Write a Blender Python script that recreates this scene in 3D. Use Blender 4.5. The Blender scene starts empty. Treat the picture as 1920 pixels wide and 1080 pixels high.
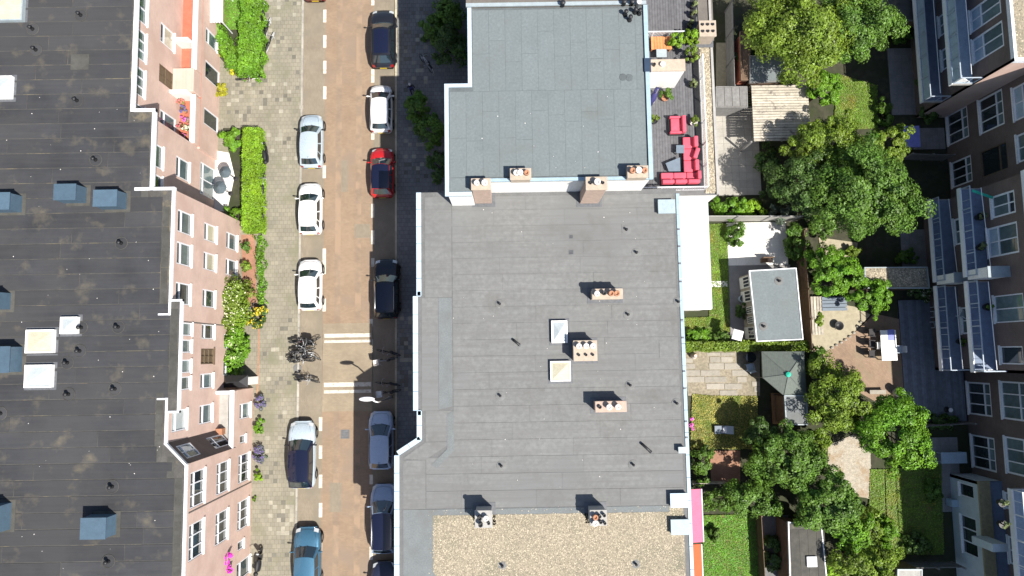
import bpy, bmesh, math, random
import numpy as np
from mathutils import Vector, Matrix
random.seed(7); RNG = np.random.default_rng(11)
S = bpy.context.scene
C = S.collection
R = math.radians
# ------------------------------------------------------------------ camera, sky, sun, exposure
FPX, CAM_H = 1290.0, 50.0
TILT, ROLL = math.atan(120 / FPX), R(-0.9)
cam_d = bpy.data.cameras.new('camera'); cam = bpy.data.objects.new('camera', cam_d); C.objects.link(cam)
cam.location = (0, 0, CAM_H); cam.rotation_euler = (TILT, 0, ROLL)
cam_d.sensor_width = 36; cam_d.lens = 36 * FPX / 1920; cam_d.clip_end = 1000; cam_d.clip_start = 0.5
S.camera = cam
SUNV = Vector((0.50, -0.46, 1.0)).normalized()          # towards the sun
W = bpy.data.worlds.new('World'); S.world = W; W.use_nodes = True
nt = W.node_tree; bg = nt.nodes['Background']
sky = nt.nodes.new('ShaderNodeTexSky'); sky.sky_type = 'NISHITA'; sky.sun_disc = False
sky.sun_elevation = math.asin(SUNV.z); sky.sun_rotation = math.atan2(SUNV.x, SUNV.y)
nt.links.new(sky.outputs[0], bg.inputs[0]); bg.inputs[1].default_value = 0.085
sl = bpy.data.lights.new('sun', 'SUN'); sl.energy = 5.0; sl.angle = R(0.5); sl.color = (1, 0.95, 0.87)
so = bpy.data.objects.new('sun', sl); C.objects.link(so); so.location = (20, -20, 60)
so.rotation_euler = SUNV.to_track_quat('Z', 'Y').to_euler()
S.view_settings.view_transform = 'Standard'; S.view_settings.look = 'None'
S.view_settings.exposure = 0.9; S.view_settings.gamma = 1.0

# ------------------------------------------------------------------ helpers
_c, _s = math.cos(TILT), math.sin(TILT); _cr, _sr = math.cos(ROLL), math.sin(ROLL)
def P(px, py, z=0.0):
    """point of the place at height z that the survey photo shows at (px, py)"""
    dx, dy, dz = (px - 960) / FPX, (540 - py) / FPX, -1.0
    wx, wy, wz = dx, dy * _c - dz * _s, dy * _s + dz * _c
    wx, wy = wx * _cr - wy * _sr, wx * _sr + wy * _cr
    t = (z - CAM_H) / wz
    return wx * t, wy * t
def V(px, py, z=0.0):
    x, y = P(px, py, z); return Vector((x, y, z))
def PX(px, py, z=0.0): return P(px, py, z)[0]
def PY(px, py, z=0.0): return P(px, py, z)[1]

# ---- materials
MATS = {}
def mat(name, col, rough=0.8, var=0.15, scale=3.0, bump=0.0, bscale=40.0, metal=0.0, coat=0.0, spec=0.4, rnd=0.0, col2=None, stain=None, island=0.0, transl=0.0, wave=None, streak=None):
    """procedural surface: colour with two scales of noise, optional stain colour, fine bump"""
    m = bpy.data.materials.new(name); m.use_nodes = True; MATS[name] = m
    n = m.node_tree.nodes; l = m.node_tree.links; b = n['Principled BSDF']
    b.inputs['Roughness'].default_value = rough; b.inputs['Metallic'].default_value = metal
    b.inputs['Coat Weight'].default_value = coat; b.inputs['Coat Roughness'].default_value = 0.05
    b.inputs['Specular IOR Level'].default_value = spec
    geo = n.new('ShaderNodeNewGeometry'); pos = geo.outputs['Position']
    def noise(sc, det=4, rg=0.6):
        t = n.new('ShaderNodeTexNoise'); t.inputs['Scale'].default_value = sc; t.inputs['Detail'].default_value = det
        t.inputs['Roughness'].default_value = rg; l.new(pos, t.inputs['Vector']); return t.outputs[0]
    def mixc(f, a, c, mode='MIX'):
        x = n.new('ShaderNodeMix'); x.data_type = 'RGBA'; x.blend_type = mode
        if isinstance(f, float): x.inputs[0].default_value = f
        else: l.new(f, x.inputs[0])
        for i, q in ((6, a), (7, c)):
            if isinstance(q, tuple): x.inputs[i].default_value = (*q, 1)
            else: l.new(q, x.inputs[i])
        return x.outputs[2]
    def ramp(f, a, c):
        r = n.new('ShaderNodeMapRange'); r.inputs[1].default_value = a; r.inputs[2].default_value = c; l.new(f, r.inputs[0]); return r.outputs[0]
    hi = tuple(min(1, c * (1 + var)) for c in col); lo = tuple(c * (1 - var) for c in col)
    c = mixc(ramp(noise(scale), 0.3, 0.7), lo, hi)
    if var: c = mixc(ramp(noise(scale * 9, 3), 0.35, 0.65), c, mixc(0.22, c, (0.02, 0.02, 0.02)))
    if col2: c = mixc(ramp(noise(scale * 0.35, 5), 0.45, 0.6), c, col2)
    if stain:                                            # (colour, scale, threshold, width)
        c = mixc(ramp(noise(stain[1], *(stain[4] if len(stain) > 4 else (6, 0.7))), stain[2], stain[2] + stain[3]), c, stain[0])
    if streak:                                           # (axis, colour, amount): long streaks along one axis
        mp = n.new('ShaderNodeMapping'); mp.inputs['Scale'].default_value = (0.12, 2.6, 1) if streak[0] == 'X' else (2.6, 0.12, 1); l.new(pos, mp.inputs[0])
        ts = n.new('ShaderNodeTexNoise'); ts.inputs['Scale'].default_value = 2.2; ts.inputs['Detail'].default_value = 6; ts.inputs['Roughness'].default_value = 0.65; l.new(mp.outputs[0], ts.inputs['Vector'])
        fm = n.new('ShaderNodeMath'); fm.operation = 'MULTIPLY'; fm.inputs[1].default_value = streak[2]; l.new(ramp(ts.outputs[0], 0.42, 0.66), fm.inputs[0]); c = mixc(fm.outputs[0], c, streak[1])
    if rnd or island:
        src = n.new('ShaderNodeObjectInfo').outputs['Random'] if rnd else geo.outputs['Random Per Island']
        a = rnd or island
        r = n.new('ShaderNodeMapRange'); r.inputs[3].default_value = 1 - a; r.inputs[4].default_value = 1 + a; l.new(src, r.inputs[0])
        h = n.new('ShaderNodeHueSaturation'); l.new(r.outputs[0], h.inputs['Value']); l.new(c, h.inputs['Color'])
        if island:
            r2 = n.new('ShaderNodeMapRange'); r2.inputs[3].default_value = 0.48; r2.inputs[4].default_value = 0.52; l.new(noise(0.9, 2), r2.inputs[0]); l.new(r2.outputs[0], h.inputs['Hue'])
        c = h.outputs[0]
    if wave:                                             # (axis, spacing, depth): thin joints or ribs
        axis, sp, dep = wave
        sx = n.new('ShaderNodeSeparateXYZ'); l.new(pos, sx.inputs[0])
        d = n.new('ShaderNodeMath'); d.operation = 'FRACT'; q = n.new('ShaderNodeMath'); q.operation = 'DIVIDE'; q.inputs[1].default_value = sp
        l.new(sx.outputs['XYZ'.index(axis)], q.inputs[0]); l.new(q.outputs[0], d.inputs[0])
        g = n.new('ShaderNodeMath'); g.operation = 'LESS_THAN'; g.inputs[1].default_value = 0.14; l.new(d.outputs[0], g.inputs[0])
        mm = n.new('ShaderNodeMath'); mm.operation = 'MULTIPLY'; mm.inputs[1].default_value = dep; l.new(g.outputs[0], mm.inputs[0])
        c = mixc(mm.outputs[0], c, (0.02, 0.02, 0.02))
    l.new(c, b.inputs['Base Color'])
    if bump:
        bp = n.new('ShaderNodeBump'); bp.inputs['Strength'].default_value = bump; bp.inputs['Distance'].default_value = 0.02
        l.new(noise(bscale, 3), bp.inputs['Height']); l.new(bp.outputs[0], b.inputs['Normal'])
    if transl:
        t = n.new('ShaderNodeBsdfTranslucent'); l.new(c, t.inputs[0]); x = n.new('ShaderNodeMixShader'); x.inputs[0].default_value = transl
        l.new(b.outputs[0], x.inputs[1]); l.new(t.outputs[0], x.inputs[2]); l.new(x.outputs[0], n['Material Output'].inputs[0])
    return m
def brick_mat(name, c1, c2, mortar, bw, bh, axes='XY', rot=0.0, var=0.3, rough=0.85, msize=0.012, bump=0.25, stain=None):
    """brick, paver or slab bond in world metres; axes picks the plane it lies in"""
    m = bpy.data.materials.new(name); m.use_nodes = True; MATS[name] = m
    n = m.node_tree.nodes; l = m.node_tree.links; b = n['Principled BSDF']; b.inputs['Roughness'].default_value = rough; b.inputs['Specular IOR Level'].default_value = 0.3
    geo = n.new('ShaderNodeNewGeometry'); sx = n.new('ShaderNodeSeparateXYZ'); l.new(geo.outputs['Position'], sx.inputs[0])
    cb = n.new('ShaderNodeCombineXYZ')
    for i, a in enumerate(axes): l.new(sx.outputs['XYZ'.index(a)], cb.inputs[i])
    mp = n.new('ShaderNodeMapping'); mp.inputs['Rotation'].default_value = (0, 0, rot); l.new(cb.outputs[0], mp.inputs[0])
    t = n.new('ShaderNodeTexBrick'); l.new(mp.outputs[0], t.inputs[0])
    t.inputs['Color1'].default_value = (*c1, 1); t.inputs['Color2'].default_value = (*c2, 1); t.inputs['Mortar'].default_value = (*mortar, 1)
    t.inputs['Scale'].default_value = 1; t.inputs['Brick Width'].default_value = bw; t.inputs['Row Height'].default_value = bh
    t.inputs['Mortar Size'].default_value = msize; t.inputs['Mortar Smooth'].default_value = 0.1; t.inputs['Bias'].default_value = 0
    no = n.new('ShaderNodeTexNoise'); no.inputs['Scale'].default_value = 0.7; no.inputs['Detail'].default_value = 8; no.inputs['Roughness'].default_value = 0.7; l.new(geo.outputs['Position'], no.inputs[0])
    r = n.new('ShaderNodeMapRange'); r.inputs[1].default_value = 0.3; r.inputs[2].default_value = 0.7; r.inputs[3].default_value = 1 - var; r.inputs[4].default_value = 1 + var; l.new(no.outputs[0], r.inputs[0])
    h = n.new('ShaderNodeHueSaturation'); l.new(t.outputs[0], h.inputs['Color']); l.new(r.outputs[0], h.inputs['Value']); c = h.outputs[0]
    if stain:
        n2 = n.new('ShaderNodeTexNoise'); n2.inputs['Scale'].default_value = stain[1]; n2.inputs['Detail'].default_value = 7; l.new(geo.outputs['Position'], n2.inputs[0])
        r2 = n.new('ShaderNodeMapRange'); r2.inputs[1].default_value = stain[2]; r2.inputs[2].default_value = stain[2] + stain[3]; l.new(n2.outputs[0], r2.inputs[0])
        x = n.new('ShaderNodeMix'); x.data_type = 'RGBA'; l.new(r2.outputs[0], x.inputs[0]); l.new(c, x.inputs[6]); x.inputs[7].default_value = (*stain[0], 1); c = x.outputs[2]
    l.new(c, b.inputs['Base Color'])
    bp = n.new('ShaderNodeBump'); bp.inputs['Strength'].default_value = bump; bp.inputs['Distance'].default_value = 0.01; bp.invert = True; l.new(t.outputs['Fac'], bp.inputs['Height']); l.new(bp.outputs[0], b.inputs['Normal'])
    return m
def M(k): return MATS[k]

# ---- mesh builder
class MB:
    def __init__(s): s.v = []; s.f = []
    def add(s, vs, fs):
        o = len(s.v); s.v += [tuple(v) for v in vs]; s.f += [tuple(i + o for i in f) for f in fs]; return s
    def box(s, x0, x1, y0, y1, z0, z1):
        x0, x1 = min(x0, x1), max(x0, x1); y0, y1 = min(y0, y1), max(y0, y1)
        return s.prism([(x0, y0), (x1, y0), (x1, y1), (x0, y1)], z0, z1)
    def prism(s, poly, z0, z1, ztop=None):
        a = sum(poly[i][0] * poly[(i + 1) % len(poly)][1] - poly[(i + 1) % len(poly)][0] * poly[i][1] for i in range(len(poly)))
        if a < 0: poly = poly[::-1]
        n = len(poly)
        vs = [(x, y, z0) for x, y in poly] + [(x, y, z1) for x, y in poly]
        fs = [tuple(range(n - 1, -1, -1)), tuple(range(n, 2 * n))] + [(i, (i + 1) % n, n + (i + 1) % n, n + i) for i in range(n)]
        return s.add(vs, fs)
    def obox(s, o, d, nrm, u0, u1, n0, n1, z0, z1):
        """box on a wall: o origin, d along, nrm outward (2-D units)"""
        q = lambda u, n: (o[0] + d[0] * u + nrm[0] * n, o[1] + d[1] * u + nrm[1] * n)
        return s.prism([q(u0, n0), q(u1, n0), q(u1, n1), q(u0, n1)], z0, z1)
    def taper(s, x0, x1, y0, y1, z0, z1, ix, iy):
        vs = [(x0, y0, z0), (x1, y0, z0), (x1, y1, z0), (x0, y1, z0), (x0 + ix, y0 + iy, z1), (x1 - ix, y0 + iy, z1), (x1 - ix, y1 - iy, z1), (x0 + ix, y1 - iy, z1)]
        return s.add(vs, [(3, 2, 1, 0), (4, 5, 6, 7), (0, 1, 5, 4), (1, 2, 6, 5), (2, 3, 7, 6), (3, 0, 4, 7)])
    def lathe(s, x, y, prof, n=12):
        vs = []; fs = []
        for r, z in prof: vs += [(x + r * math.cos(2 * math.pi * i / n), y + r * math.sin(2 * math.pi * i / n), z) for i in range(n)]
        for k in range(len(prof) - 1):
            for i in range(n): j = (i + 1) % n; fs.append((k * n + i, k * n + j, k * n + n + j, k * n + n + i))
        fs.append(tuple(range(n - 1, -1, -1))); fs.append(tuple((len(prof) - 1) * n + i for i in range(n)))
        return s.add(vs, fs)
    def tube(s, pts, r, n=6, close=False):
        pts = [Vector(p) for p in pts]; rs = r if isinstance(r, (list, tuple)) else [r] * len(pts)
        vs = []; fs = []; N = len(pts)
        for k, p in enumerate(pts):
            if close: t = pts[(k + 1) % N] - pts[k - 1]
            else: t = pts[min(k + 1, N - 1)] - pts[max(k - 1, 0)]
            t.normalize(); a = t.orthogonal() if abs(t.z) > 0.99 else Vector((0, 0, 1)).cross(t); a.normalize(); b = t.cross(a)
            vs += [p + a * (rs[k] * math.cos(2 * math.pi * i / n)) + b * (rs[k] * math.sin(2 * math.pi * i / n)) for i in range(n)]
        for k in range(N if close else N - 1):
            k2 = (k + 1) % N
            for i in range(n): j = (i + 1) % n; fs.append((k * n + i, k * n + j, k2 * n + j, k2 * n + i))
        if not close: fs.append(tuple(range(n - 1, -1, -1))); fs.append(tuple((N - 1) * n + i for i in range(n)))
        return s.add(vs, fs)
    def ring(s, c, R_, r, axis='x', n=18, m=5):
        pts = []
        for i in range(n):
            a = 2 * math.pi * i / n; u, w = R_ * math.cos(a), R_ * math.sin(a)
            pts.append({'x': (c[0], c[1] + u, c[2] + w), 'y': (c[0] + u, c[1], c[2] + w), 'z': (c[0] + u, c[1] + w, c[2])}[axis])
        return s.tube(pts, r, m, True)
    def grid(s, f, nu, nv):
        vs = [f(i / nu, j / nv) for j in range(nv + 1) for i in range(nu + 1)]
        return s.add(vs, [(j * (nu + 1) + i, j * (nu + 1) + i + 1, (j + 1) * (nu + 1) + i + 1, (j + 1) * (nu + 1) + i) for j in range(nv) for i in range(nu)])
    def ball(s, c, rx, ry, rz, n=10, m=6):
        return s.add([(c[0] + rx * math.sin(math.pi * j / m) * math.cos(2 * math.pi * i / n), c[1] + ry * math.sin(math.pi * j / m) * math.sin(2 * math.pi * i / n), c[2] + rz * math.cos(math.pi * j / m)) for j in range(m + 1) for i in range(n)],
                     [(j * n + i, (j + 1) * n + i, (j + 1) * n + (i + 1) % n, j * n + (i + 1) % n) for j in range(m) for i in range(n)])
    def build(s, name, material, parent=None, smooth=False, bevel=0.0, world=True, seg=2):
        off = Vector((0, 0, 0)); p = parent
        if world:
            while p is not None: off += p.location; p = p.parent
        me = bpy.data.meshes.new(name)
        me.from_pydata([(v[0] - off.x, v[1] - off.y, v[2] - off.z) for v in s.v], [], s.f)
        if bevel:
            bm = bmesh.new(); bm.from_mesh(me); bmesh.ops.remove_doubles(bm, verts=bm.verts, dist=1e-5)
            bmesh.ops.bevel(bm, geom=list(bm.edges), offset=bevel, segments=seg, affect='EDGES', profile=0.5); bm.to_mesh(me); bm.free()
        me.materials.append(M(material) if isinstance(material, str) else material)
        if smooth: me.shade_smooth()
        o = bpy.data.objects.new(name, me); C.objects.link(o); o.parent = parent
        return o
def tag(o, label, cat, group=None):
    o['label'] = label; o['category'] = cat
    if group: o['group'] = group
    return o
def T(name, label, cat, loc=(0, 0, 0), rz=0.0, group=None):
    o = bpy.data.objects.new(name, None); C.objects.link(o); o.location = loc; o.rotation_euler = (0, 0, rz); o.empty_display_size = 0.2
    return tag(o, label, cat, group)
def struct(o): o['kind'] = 'structure'; return o
def stuff(o): o['kind'] = 'stuff'; return o
def copy_tree(o, parent=None):
    c = o.copy(); C.objects.link(c); c.parent = parent
    for ch in list(o.children): copy_tree(ch, c)
    return c
def poly(pts, z): return [P(a, b, z) for a, b in pts]
def prect(x0, y0, x1, y1, z):
    """axis-aligned rectangle in the place from two photo corners at height z"""
    a = P(x0, y0, z); b = P(x1, y1, z); c = P(x1, y0, z); d = P(x0, y1, z)
    return (a[0] + d[0]) / 2, (b[0] + c[0]) / 2, (b[1] + d[1]) / 2, (a[1] + c[1]) / 2
def pbox(mb, x0, y0, x1, y1, z0, z1):
    r = prect(x0, y0, x1, y1, z1); return mb.box(*r, z0, z1)

# ---- leaves: many small faces spread over points, with normals
def leaf_mesh(name, pts, nrm, size, material, parent=None, loc=(0, 0, 0), seed=0):
    g = np.random.default_rng(seed); N = len(pts)
    nrm = nrm + g.normal(0, 0.45, nrm.shape); nrm /= np.linalg.norm(nrm, axis=1)[:, None] + 1e-9
    a = np.cross(nrm, g.normal(0, 1, nrm.shape)); a /= np.linalg.norm(a, axis=1)[:, None] + 1e-9
    b = np.cross(nrm, a); sz = size * g.uniform(0.6, 1.35, (N, 1))
    v = np.empty((N, 4, 3)); v[:, 0] = pts - a * sz; v[:, 1] = pts + b * sz * 0.55 + nrm * sz * 0.12; v[:, 2] = pts + a * sz; v[:, 3] = pts - b * sz * 0.55 + nrm * sz * 0.12
    me = bpy.data.meshes.new(name); me.vertices.add(N * 4); me.vertices.foreach_set('co', v.reshape(-1))
    me.loops.add(N * 4); me.loops.foreach_set('vertex_index', np.arange(N * 4, dtype=np.int32))
    me.polygons.add(N); me.polygons.foreach_set('loop_start', np.arange(0, N * 4, 4, dtype=np.int32)); me.polygons.foreach_set('loop_total', np.full(N, 4, dtype=np.int32))
    me.update(calc_edges=True); me.materials.append(M(material))
    o = bpy.data.objects.new(name, me); C.objects.link(o); o.parent = parent; o.location = loc
    return o
def crown_points(rx, ry, rz, nclump, per, seed, clump=0.26, low=-0.35):
    g = np.random.default_rng(seed); P_, N_ = [], []
    ph = g.uniform(0, 6.28, 4)
    for k in range(nclump):
        a = g.uniform(0, 2 * math.pi); cz = g.uniform(low, 1.0); sr = math.sqrt(max(0, 1 - cz * cz))
        d = np.array([sr * math.cos(a), sr * math.sin(a), cz])
        lob = 1 + 0.14 * math.sin(3 * a + ph[0]) + 0.10 * math.sin(5 * a + ph[1]) + 0.07 * math.sin(8 * a + ph[2])
        rad = g.uniform(0.3, 1.0) ** 0.6 * lob * g.uniform(0.92, 1.1)
        c = d * rad * np.array([rx, ry, rz]); cr = clump * (rx + ry) / 2 * g.uniform(0.55, 1.25)
        q = g.normal(0, 1, (per, 3)); q /= np.linalg.norm(q, axis=1)[:, None]; q *= (g.uniform(0.25, 1, (per, 1)) ** 0.5) * cr; q[:, 2] *= 0.6
        P_.append(c + q); n = q / cr + d * 0.5 + np.array([0, 0, 0.55]); N_.append(n)
    return np.concatenate(P_), np.concatenate(N_)
def branch_mb(h, rx, ry, seed, r0=0.16, n=7):
    g = random.Random(seed); mb = MB()
    mb.tube([(0, 0, -0.1), (0.05, 0.03, h * 0.35), (0, 0.08, h * 0.65)], [r0, r0 * 0.75, r0 * 0.5], 8)
    lim = MB()
    for i in range(n):
        a = 2 * math.pi * i / n + g.uniform(-.3, .3); z0 = h * g.uniform(0.3, 0.62); e = g.uniform(0.55, 0.85)
        x, y = rx * e * math.cos(a), ry * e * math.sin(a)
        lim.tube([(0, 0.04, z0), (x * .45, y * .45, z0 + h * .2), (x, y, z0 + h * g.uniform(.25, .42))], [r0 * .42, r0 * .25, r0 * .08], 5)
        lim.tube([(x * .45, y * .45, z0 + h * .2), (x * .5 + y * .25, y * .5 - x * .25, z0 + h * .36)], [r0 * .2, r0 * .06], 4)
    return mb, lim
def tree(name, label, cat, px, py, zc, rx, ry, rz, leafm, seed, nclump=90, per=110, leaf=0.13, group=None, clump=0.21):
    nclump = int(nclump * 1.15); per = int(per * 1.6); leaf *= 0.68
    x, y = P(px, py, zc); h = zc + rz * 0.4
    t = T(name, label, cat, (x, y, 0.0), 0, group)
    tr, lim = branch_mb(h, rx, ry, seed, 0.07 + 0.03 * zc)
    to = tr.build('trunk', 'bark', t, True, world=False); lim.build('branches', 'bark', t, True, world=False)
    p, n = crown_points(rx, ry, rz, nclump, per, seed, clump); p[:, 2] += zc; p[:, 2] = np.maximum(p[:, 2], 0.15)
    leaf_mesh('crown', p, n, leaf, leafm, t, seed=seed)
    return t
def shrub(name, label, px, py, rx, ry, rz, leafm, seed, nclump=26, per=80, leaf=0.085, z0=0.0, cat='shrub', group=None, flower=None, nfl=60, fs=0.06):
    x, y = P(px, py, z0 + rz * 0.6); t = T(name, label, cat, (x, y, z0), 0, group)
    mb = MB(); g = random.Random(seed)
    for i in range(6):
        a = g.uniform(0, 6.28); mb.tube([(0, 0, -0.03), (rx * .3 * math.cos(a), ry * .3 * math.sin(a), rz * .5), (rx * .6 * math.cos(a), ry * .6 * math.sin(a), rz * .85)], [0.025, 0.018, 0.008], 5)
    mb.build('stems', 'bark', t, True, world=False)
    p, n = crown_points(rx, ry, rz * 0.55, nclump, per, seed, 0.3, -0.7); p[:, 2] += rz * 0.55; p[:, 2] = np.maximum(p[:, 2], 0.05)
    leaf_mesh('foliage', p, n, leaf, leafm, t, seed=seed)
    if flower:
        gg = np.random.default_rng(seed + 5); top = np.argsort(-(p[:, 2] + gg.normal(0, .25 * rz, len(p))))[:nfl * 3]; k = gg.choice(top, nfl, replace=False)
        leaf_mesh('blossom', p[k] + np.array([0, 0, 0.05]), n[k] + np.array([0, 0, 1.5]), fs, flower, t, seed=seed + 1)
    return t
def hedge(name, label, pts, z1, leafm, seed, dens=330, leaf=0.075, z0=0.05, group=None, cat='hedge', lump=0.03):
    """clipped hedge over a world polygon [(x, y)...]"""
    g = np.random.default_rng(seed); pts = [Vector((a, b)) for a, b in pts]
    cx = sum(p.x for p in pts) / len(pts); cy = sum(p.y for p in pts) / len(pts)
    t = T(name, label, cat, (cx, cy, z0), 0, group)
    MB().prism([(cx + (p.x - cx) * .86, cy + (p.y - cy) * .93) for p in pts], z0, z1 - 0.12 - 3 * lump).build('branch_core', 'hedge_core', t)
    x0, x1 = min(p.x for p in pts), max(p.x for p in pts); y0, y1 = min(p.y for p in pts), max(p.y for p in pts)
    q = np.stack([g.uniform(x0, x1, int((x1 - x0) * (y1 - y0) * dens * 1.6)), g.uniform(y0, y1, int((x1 - x0) * (y1 - y0) * dens * 1.6))], 1)
    ins = np.zeros(len(q), bool); n = len(pts)
    for i in range(n):
        a, b = pts[i], pts[i - 1]
        c = ((a.y > q[:, 1]) != (b.y > q[:, 1])) & (q[:, 0] < (b.x - a.x) * (q[:, 1] - a.y) / (b.y - a.y + 1e-12) + a.x); ins ^= c
    q = q[ins]; zz = z1 + g.normal(0, 0.05, len(q)) + lump * (np.sin(q[:, 0] * 3.1 + q[:, 1] * 2.3 + seed) + np.sin(q[:, 0] * 5.7 - q[:, 1] * 4.1)) - lump
    top = np.column_stack([q, zz]); tn = np.tile([0, 0, 1.0], (len(q), 1)); P_ = [top]; N_ = [tn]
    for i in range(n):
        a, b = pts[i], pts[(i + 1) % n]; L = (b - a).length; k = int(L * (z1 - z0) * dens * .7); u = g.uniform(0, 1, k)
        nn = Vector(((b - a).y, -(b - a).x)); nn.normalize()
        if (Vector(((a.x + b.x) / 2 - cx, (a.y + b.y) / 2 - cy))).dot(nn) < 0: nn = -nn
        j = g.normal(0, .05, k) + lump * 1.3 * np.sin(u * L * 4.3 + seed)
        P_.append(np.column_stack([a.x + (b.x - a.x) * u + nn.x * j, a.y + (b.y - a.y) * u + nn.y * j, g.uniform(z0, z1, k)])); N_.append(np.tile([nn.x, nn.y, .5], (k, 1)))
    p = np.concatenate(P_) - np.array([cx, cy, z0])
    leaf_mesh('foliage', p, np.concatenate(N_), leaf, leafm, t, seed=seed)
    return t
def grass(name, label, pts, z, leafm, seed, dens=260, leaf=0.05):
    g = np.random.default_rng(seed); pts = [Vector(a) for a in pts]; n = len(pts)
    x0, x1 = min(p.x for p in pts), max(p.x for p in pts); y0, y1 = min(p.y for p in pts), max(p.y for p in pts); N = int((x1 - x0) * (y1 - y0) * dens)
    q = np.stack([g.uniform(x0, x1, N), g.uniform(y0, y1, N)], 1); ins = np.zeros(N, bool)
    for i in range(n):
        a, b = pts[i], pts[i - 1]
        ins ^= ((a.y > q[:, 1]) != (b.y > q[:, 1])) & (q[:, 0] < (b.x - a.x) * (q[:, 1] - a.y) / (b.y - a.y + 1e-12) + a.x)
    q = q[ins]; p = np.column_stack([q, np.full(len(q), z + 0.035) + g.uniform(-.02, .02, len(q))])
    o = leaf_mesh(name, p, np.tile([0, 0, 1.2], (len(p), 1)), leaf, leafm, None, seed=seed); stuff(o); tag(o, label, 'grass')
    return o
def pebbles(name, label, pts, z, size, n, material, seed, parent=None):
    g = np.random.default_rng(seed); pv = [Vector(a) for a in pts]
    x0, x1 = min(p.x for p in pv), max(p.x for p in pv); y0, y1 = min(p.y for p in pv), max(p.y for p in pv)
    q = np.stack([g.uniform(x0, x1, n), g.uniform(y0, y1, n)], 1); ins = np.zeros(n, bool)
    for i in range(len(pv)):
        a, b = pv[i], pv[i - 1]
        ins ^= ((a.y > q[:, 1]) != (b.y > q[:, 1])) & (q[:, 0] < (b.x - a.x) * (q[:, 1] - a.y) / (b.y - a.y + 1e-12) + a.x)
    q = q[ins]; N = len(q); s = size * g.uniform(.5, 1.4, (N, 1)); a = g.uniform(0, 6.28, N)
    v = np.empty((N, 5, 3)); zz = z + s[:, 0] * .7
    for k in range(4):
        v[:, k, 0] = q[:, 0] + s[:, 0] * np.cos(a + k * 1.57) * g.uniform(.7, 1.2, N); v[:, k, 1] = q[:, 1] + s[:, 0] * np.sin(a + k * 1.57); v[:, k, 2] = z
    v[:, 4, 0] = q[:, 0]; v[:, 4, 1] = q[:, 1]; v[:, 4, 2] = zz
    idx = (np.arange(N)[:, None, None] * 5 + np.array([[0, 1, 4], [1, 2, 4], [2, 3, 4], [3, 0, 4]])[None]).reshape(-1).astype(np.int32)
    me = bpy.data.meshes.new(name); me.vertices.add(N * 5); off = np.zeros(3)
    pp = parent
    while pp is not None: off += np.array(pp.location); pp = pp.parent
    me.vertices.foreach_set('co', (v - off).reshape(-1)); me.loops.add(len(idx)); me.loops.foreach_set('vertex_index', idx)
    me.polygons.add(N * 4); me.polygons.foreach_set('loop_start', np.arange(0, N * 12, 3, dtype=np.int32)); me.polygons.foreach_set('loop_total', np.full(N * 4, 3, dtype=np.int32))
    me.update(calc_edges=True); me.materials.append(M(material)); o = bpy.data.objects.new(name, me); C.objects.link(o); o.parent = parent; stuff(o)
    if not parent: tag(o, label, 'gravel')
    return o
# ------------------------------------------------------------------ materials
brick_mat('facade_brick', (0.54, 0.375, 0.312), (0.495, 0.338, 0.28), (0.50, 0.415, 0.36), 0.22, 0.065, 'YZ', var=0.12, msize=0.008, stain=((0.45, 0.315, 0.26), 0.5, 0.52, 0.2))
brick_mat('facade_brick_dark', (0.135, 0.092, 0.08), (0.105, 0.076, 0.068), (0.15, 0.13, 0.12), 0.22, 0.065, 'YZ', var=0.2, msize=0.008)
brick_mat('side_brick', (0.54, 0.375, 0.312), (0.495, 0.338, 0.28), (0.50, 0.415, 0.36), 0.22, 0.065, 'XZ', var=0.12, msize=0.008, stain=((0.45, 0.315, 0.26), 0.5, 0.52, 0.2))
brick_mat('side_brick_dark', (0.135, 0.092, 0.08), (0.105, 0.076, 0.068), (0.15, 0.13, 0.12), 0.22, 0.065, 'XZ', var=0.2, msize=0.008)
brick_mat('road_brick', (0.262, 0.187, 0.127), (0.222, 0.158, 0.107), (0.17, 0.128, 0.09), 0.21, 0.075, 'XY', var=0.12, msize=0.008, stain=((0.20, 0.152, 0.114), 0.45, 0.5, 0.2))
brick_mat('worn_brick', (0.235, 0.174, 0.125), (0.205, 0.152, 0.108), (0.165, 0.128, 0.092), 0.21, 0.075, 'XY', var=0.14, msize=0.008, stain=((0.262, 0.187, 0.127), 0.9, 0.46, 0.12))
brick_mat('table_brick', (0.26, 0.213, 0.15), (0.225, 0.183, 0.13), (0.175, 0.145, 0.105), 0.21, 0.075, 'XY', var=0.14, msize=0.008, stain=((0.19, 0.155, 0.11), 0.5, 0.52, 0.2))
brick_mat('parking_brick', (0.225, 0.19, 0.145), (0.195, 0.165, 0.125), (0.15, 0.125, 0.09), 0.21, 0.075, 'XY', rot=1.571, var=0.16, msize=0.008, stain=((0.17, 0.15, 0.115), 0.6, 0.52, 0.15))
brick_mat('pavement_slab', (0.225, 0.205, 0.158), (0.19, 0.175, 0.138), (0.14, 0.128, 0.092), 0.30, 0.30, 'XY', var=0.18, msize=0.012, stain=((0.155, 0.15, 0.1), 0.55, 0.53, 0.2))
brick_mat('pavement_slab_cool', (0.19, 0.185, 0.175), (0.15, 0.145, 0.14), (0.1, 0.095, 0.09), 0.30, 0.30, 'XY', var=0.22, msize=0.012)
brick_mat('patio_brick', (0.27, 0.185, 0.125), (0.22, 0.15, 0.105), (0.17, 0.125, 0.09), 0.21, 0.07, 'XY', rot=0.9, var=0.2, msize=0.01, stain=((0.2, 0.17, 0.11), 0.6, 0.5, 0.2))
brick_mat('red_brick_path', (0.32, 0.16, 0.10), (0.26, 0.13, 0.085), (0.2, 0.13, 0.09), 0.21, 0.07, 'XY', var=0.2, msize=0.01)
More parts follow.
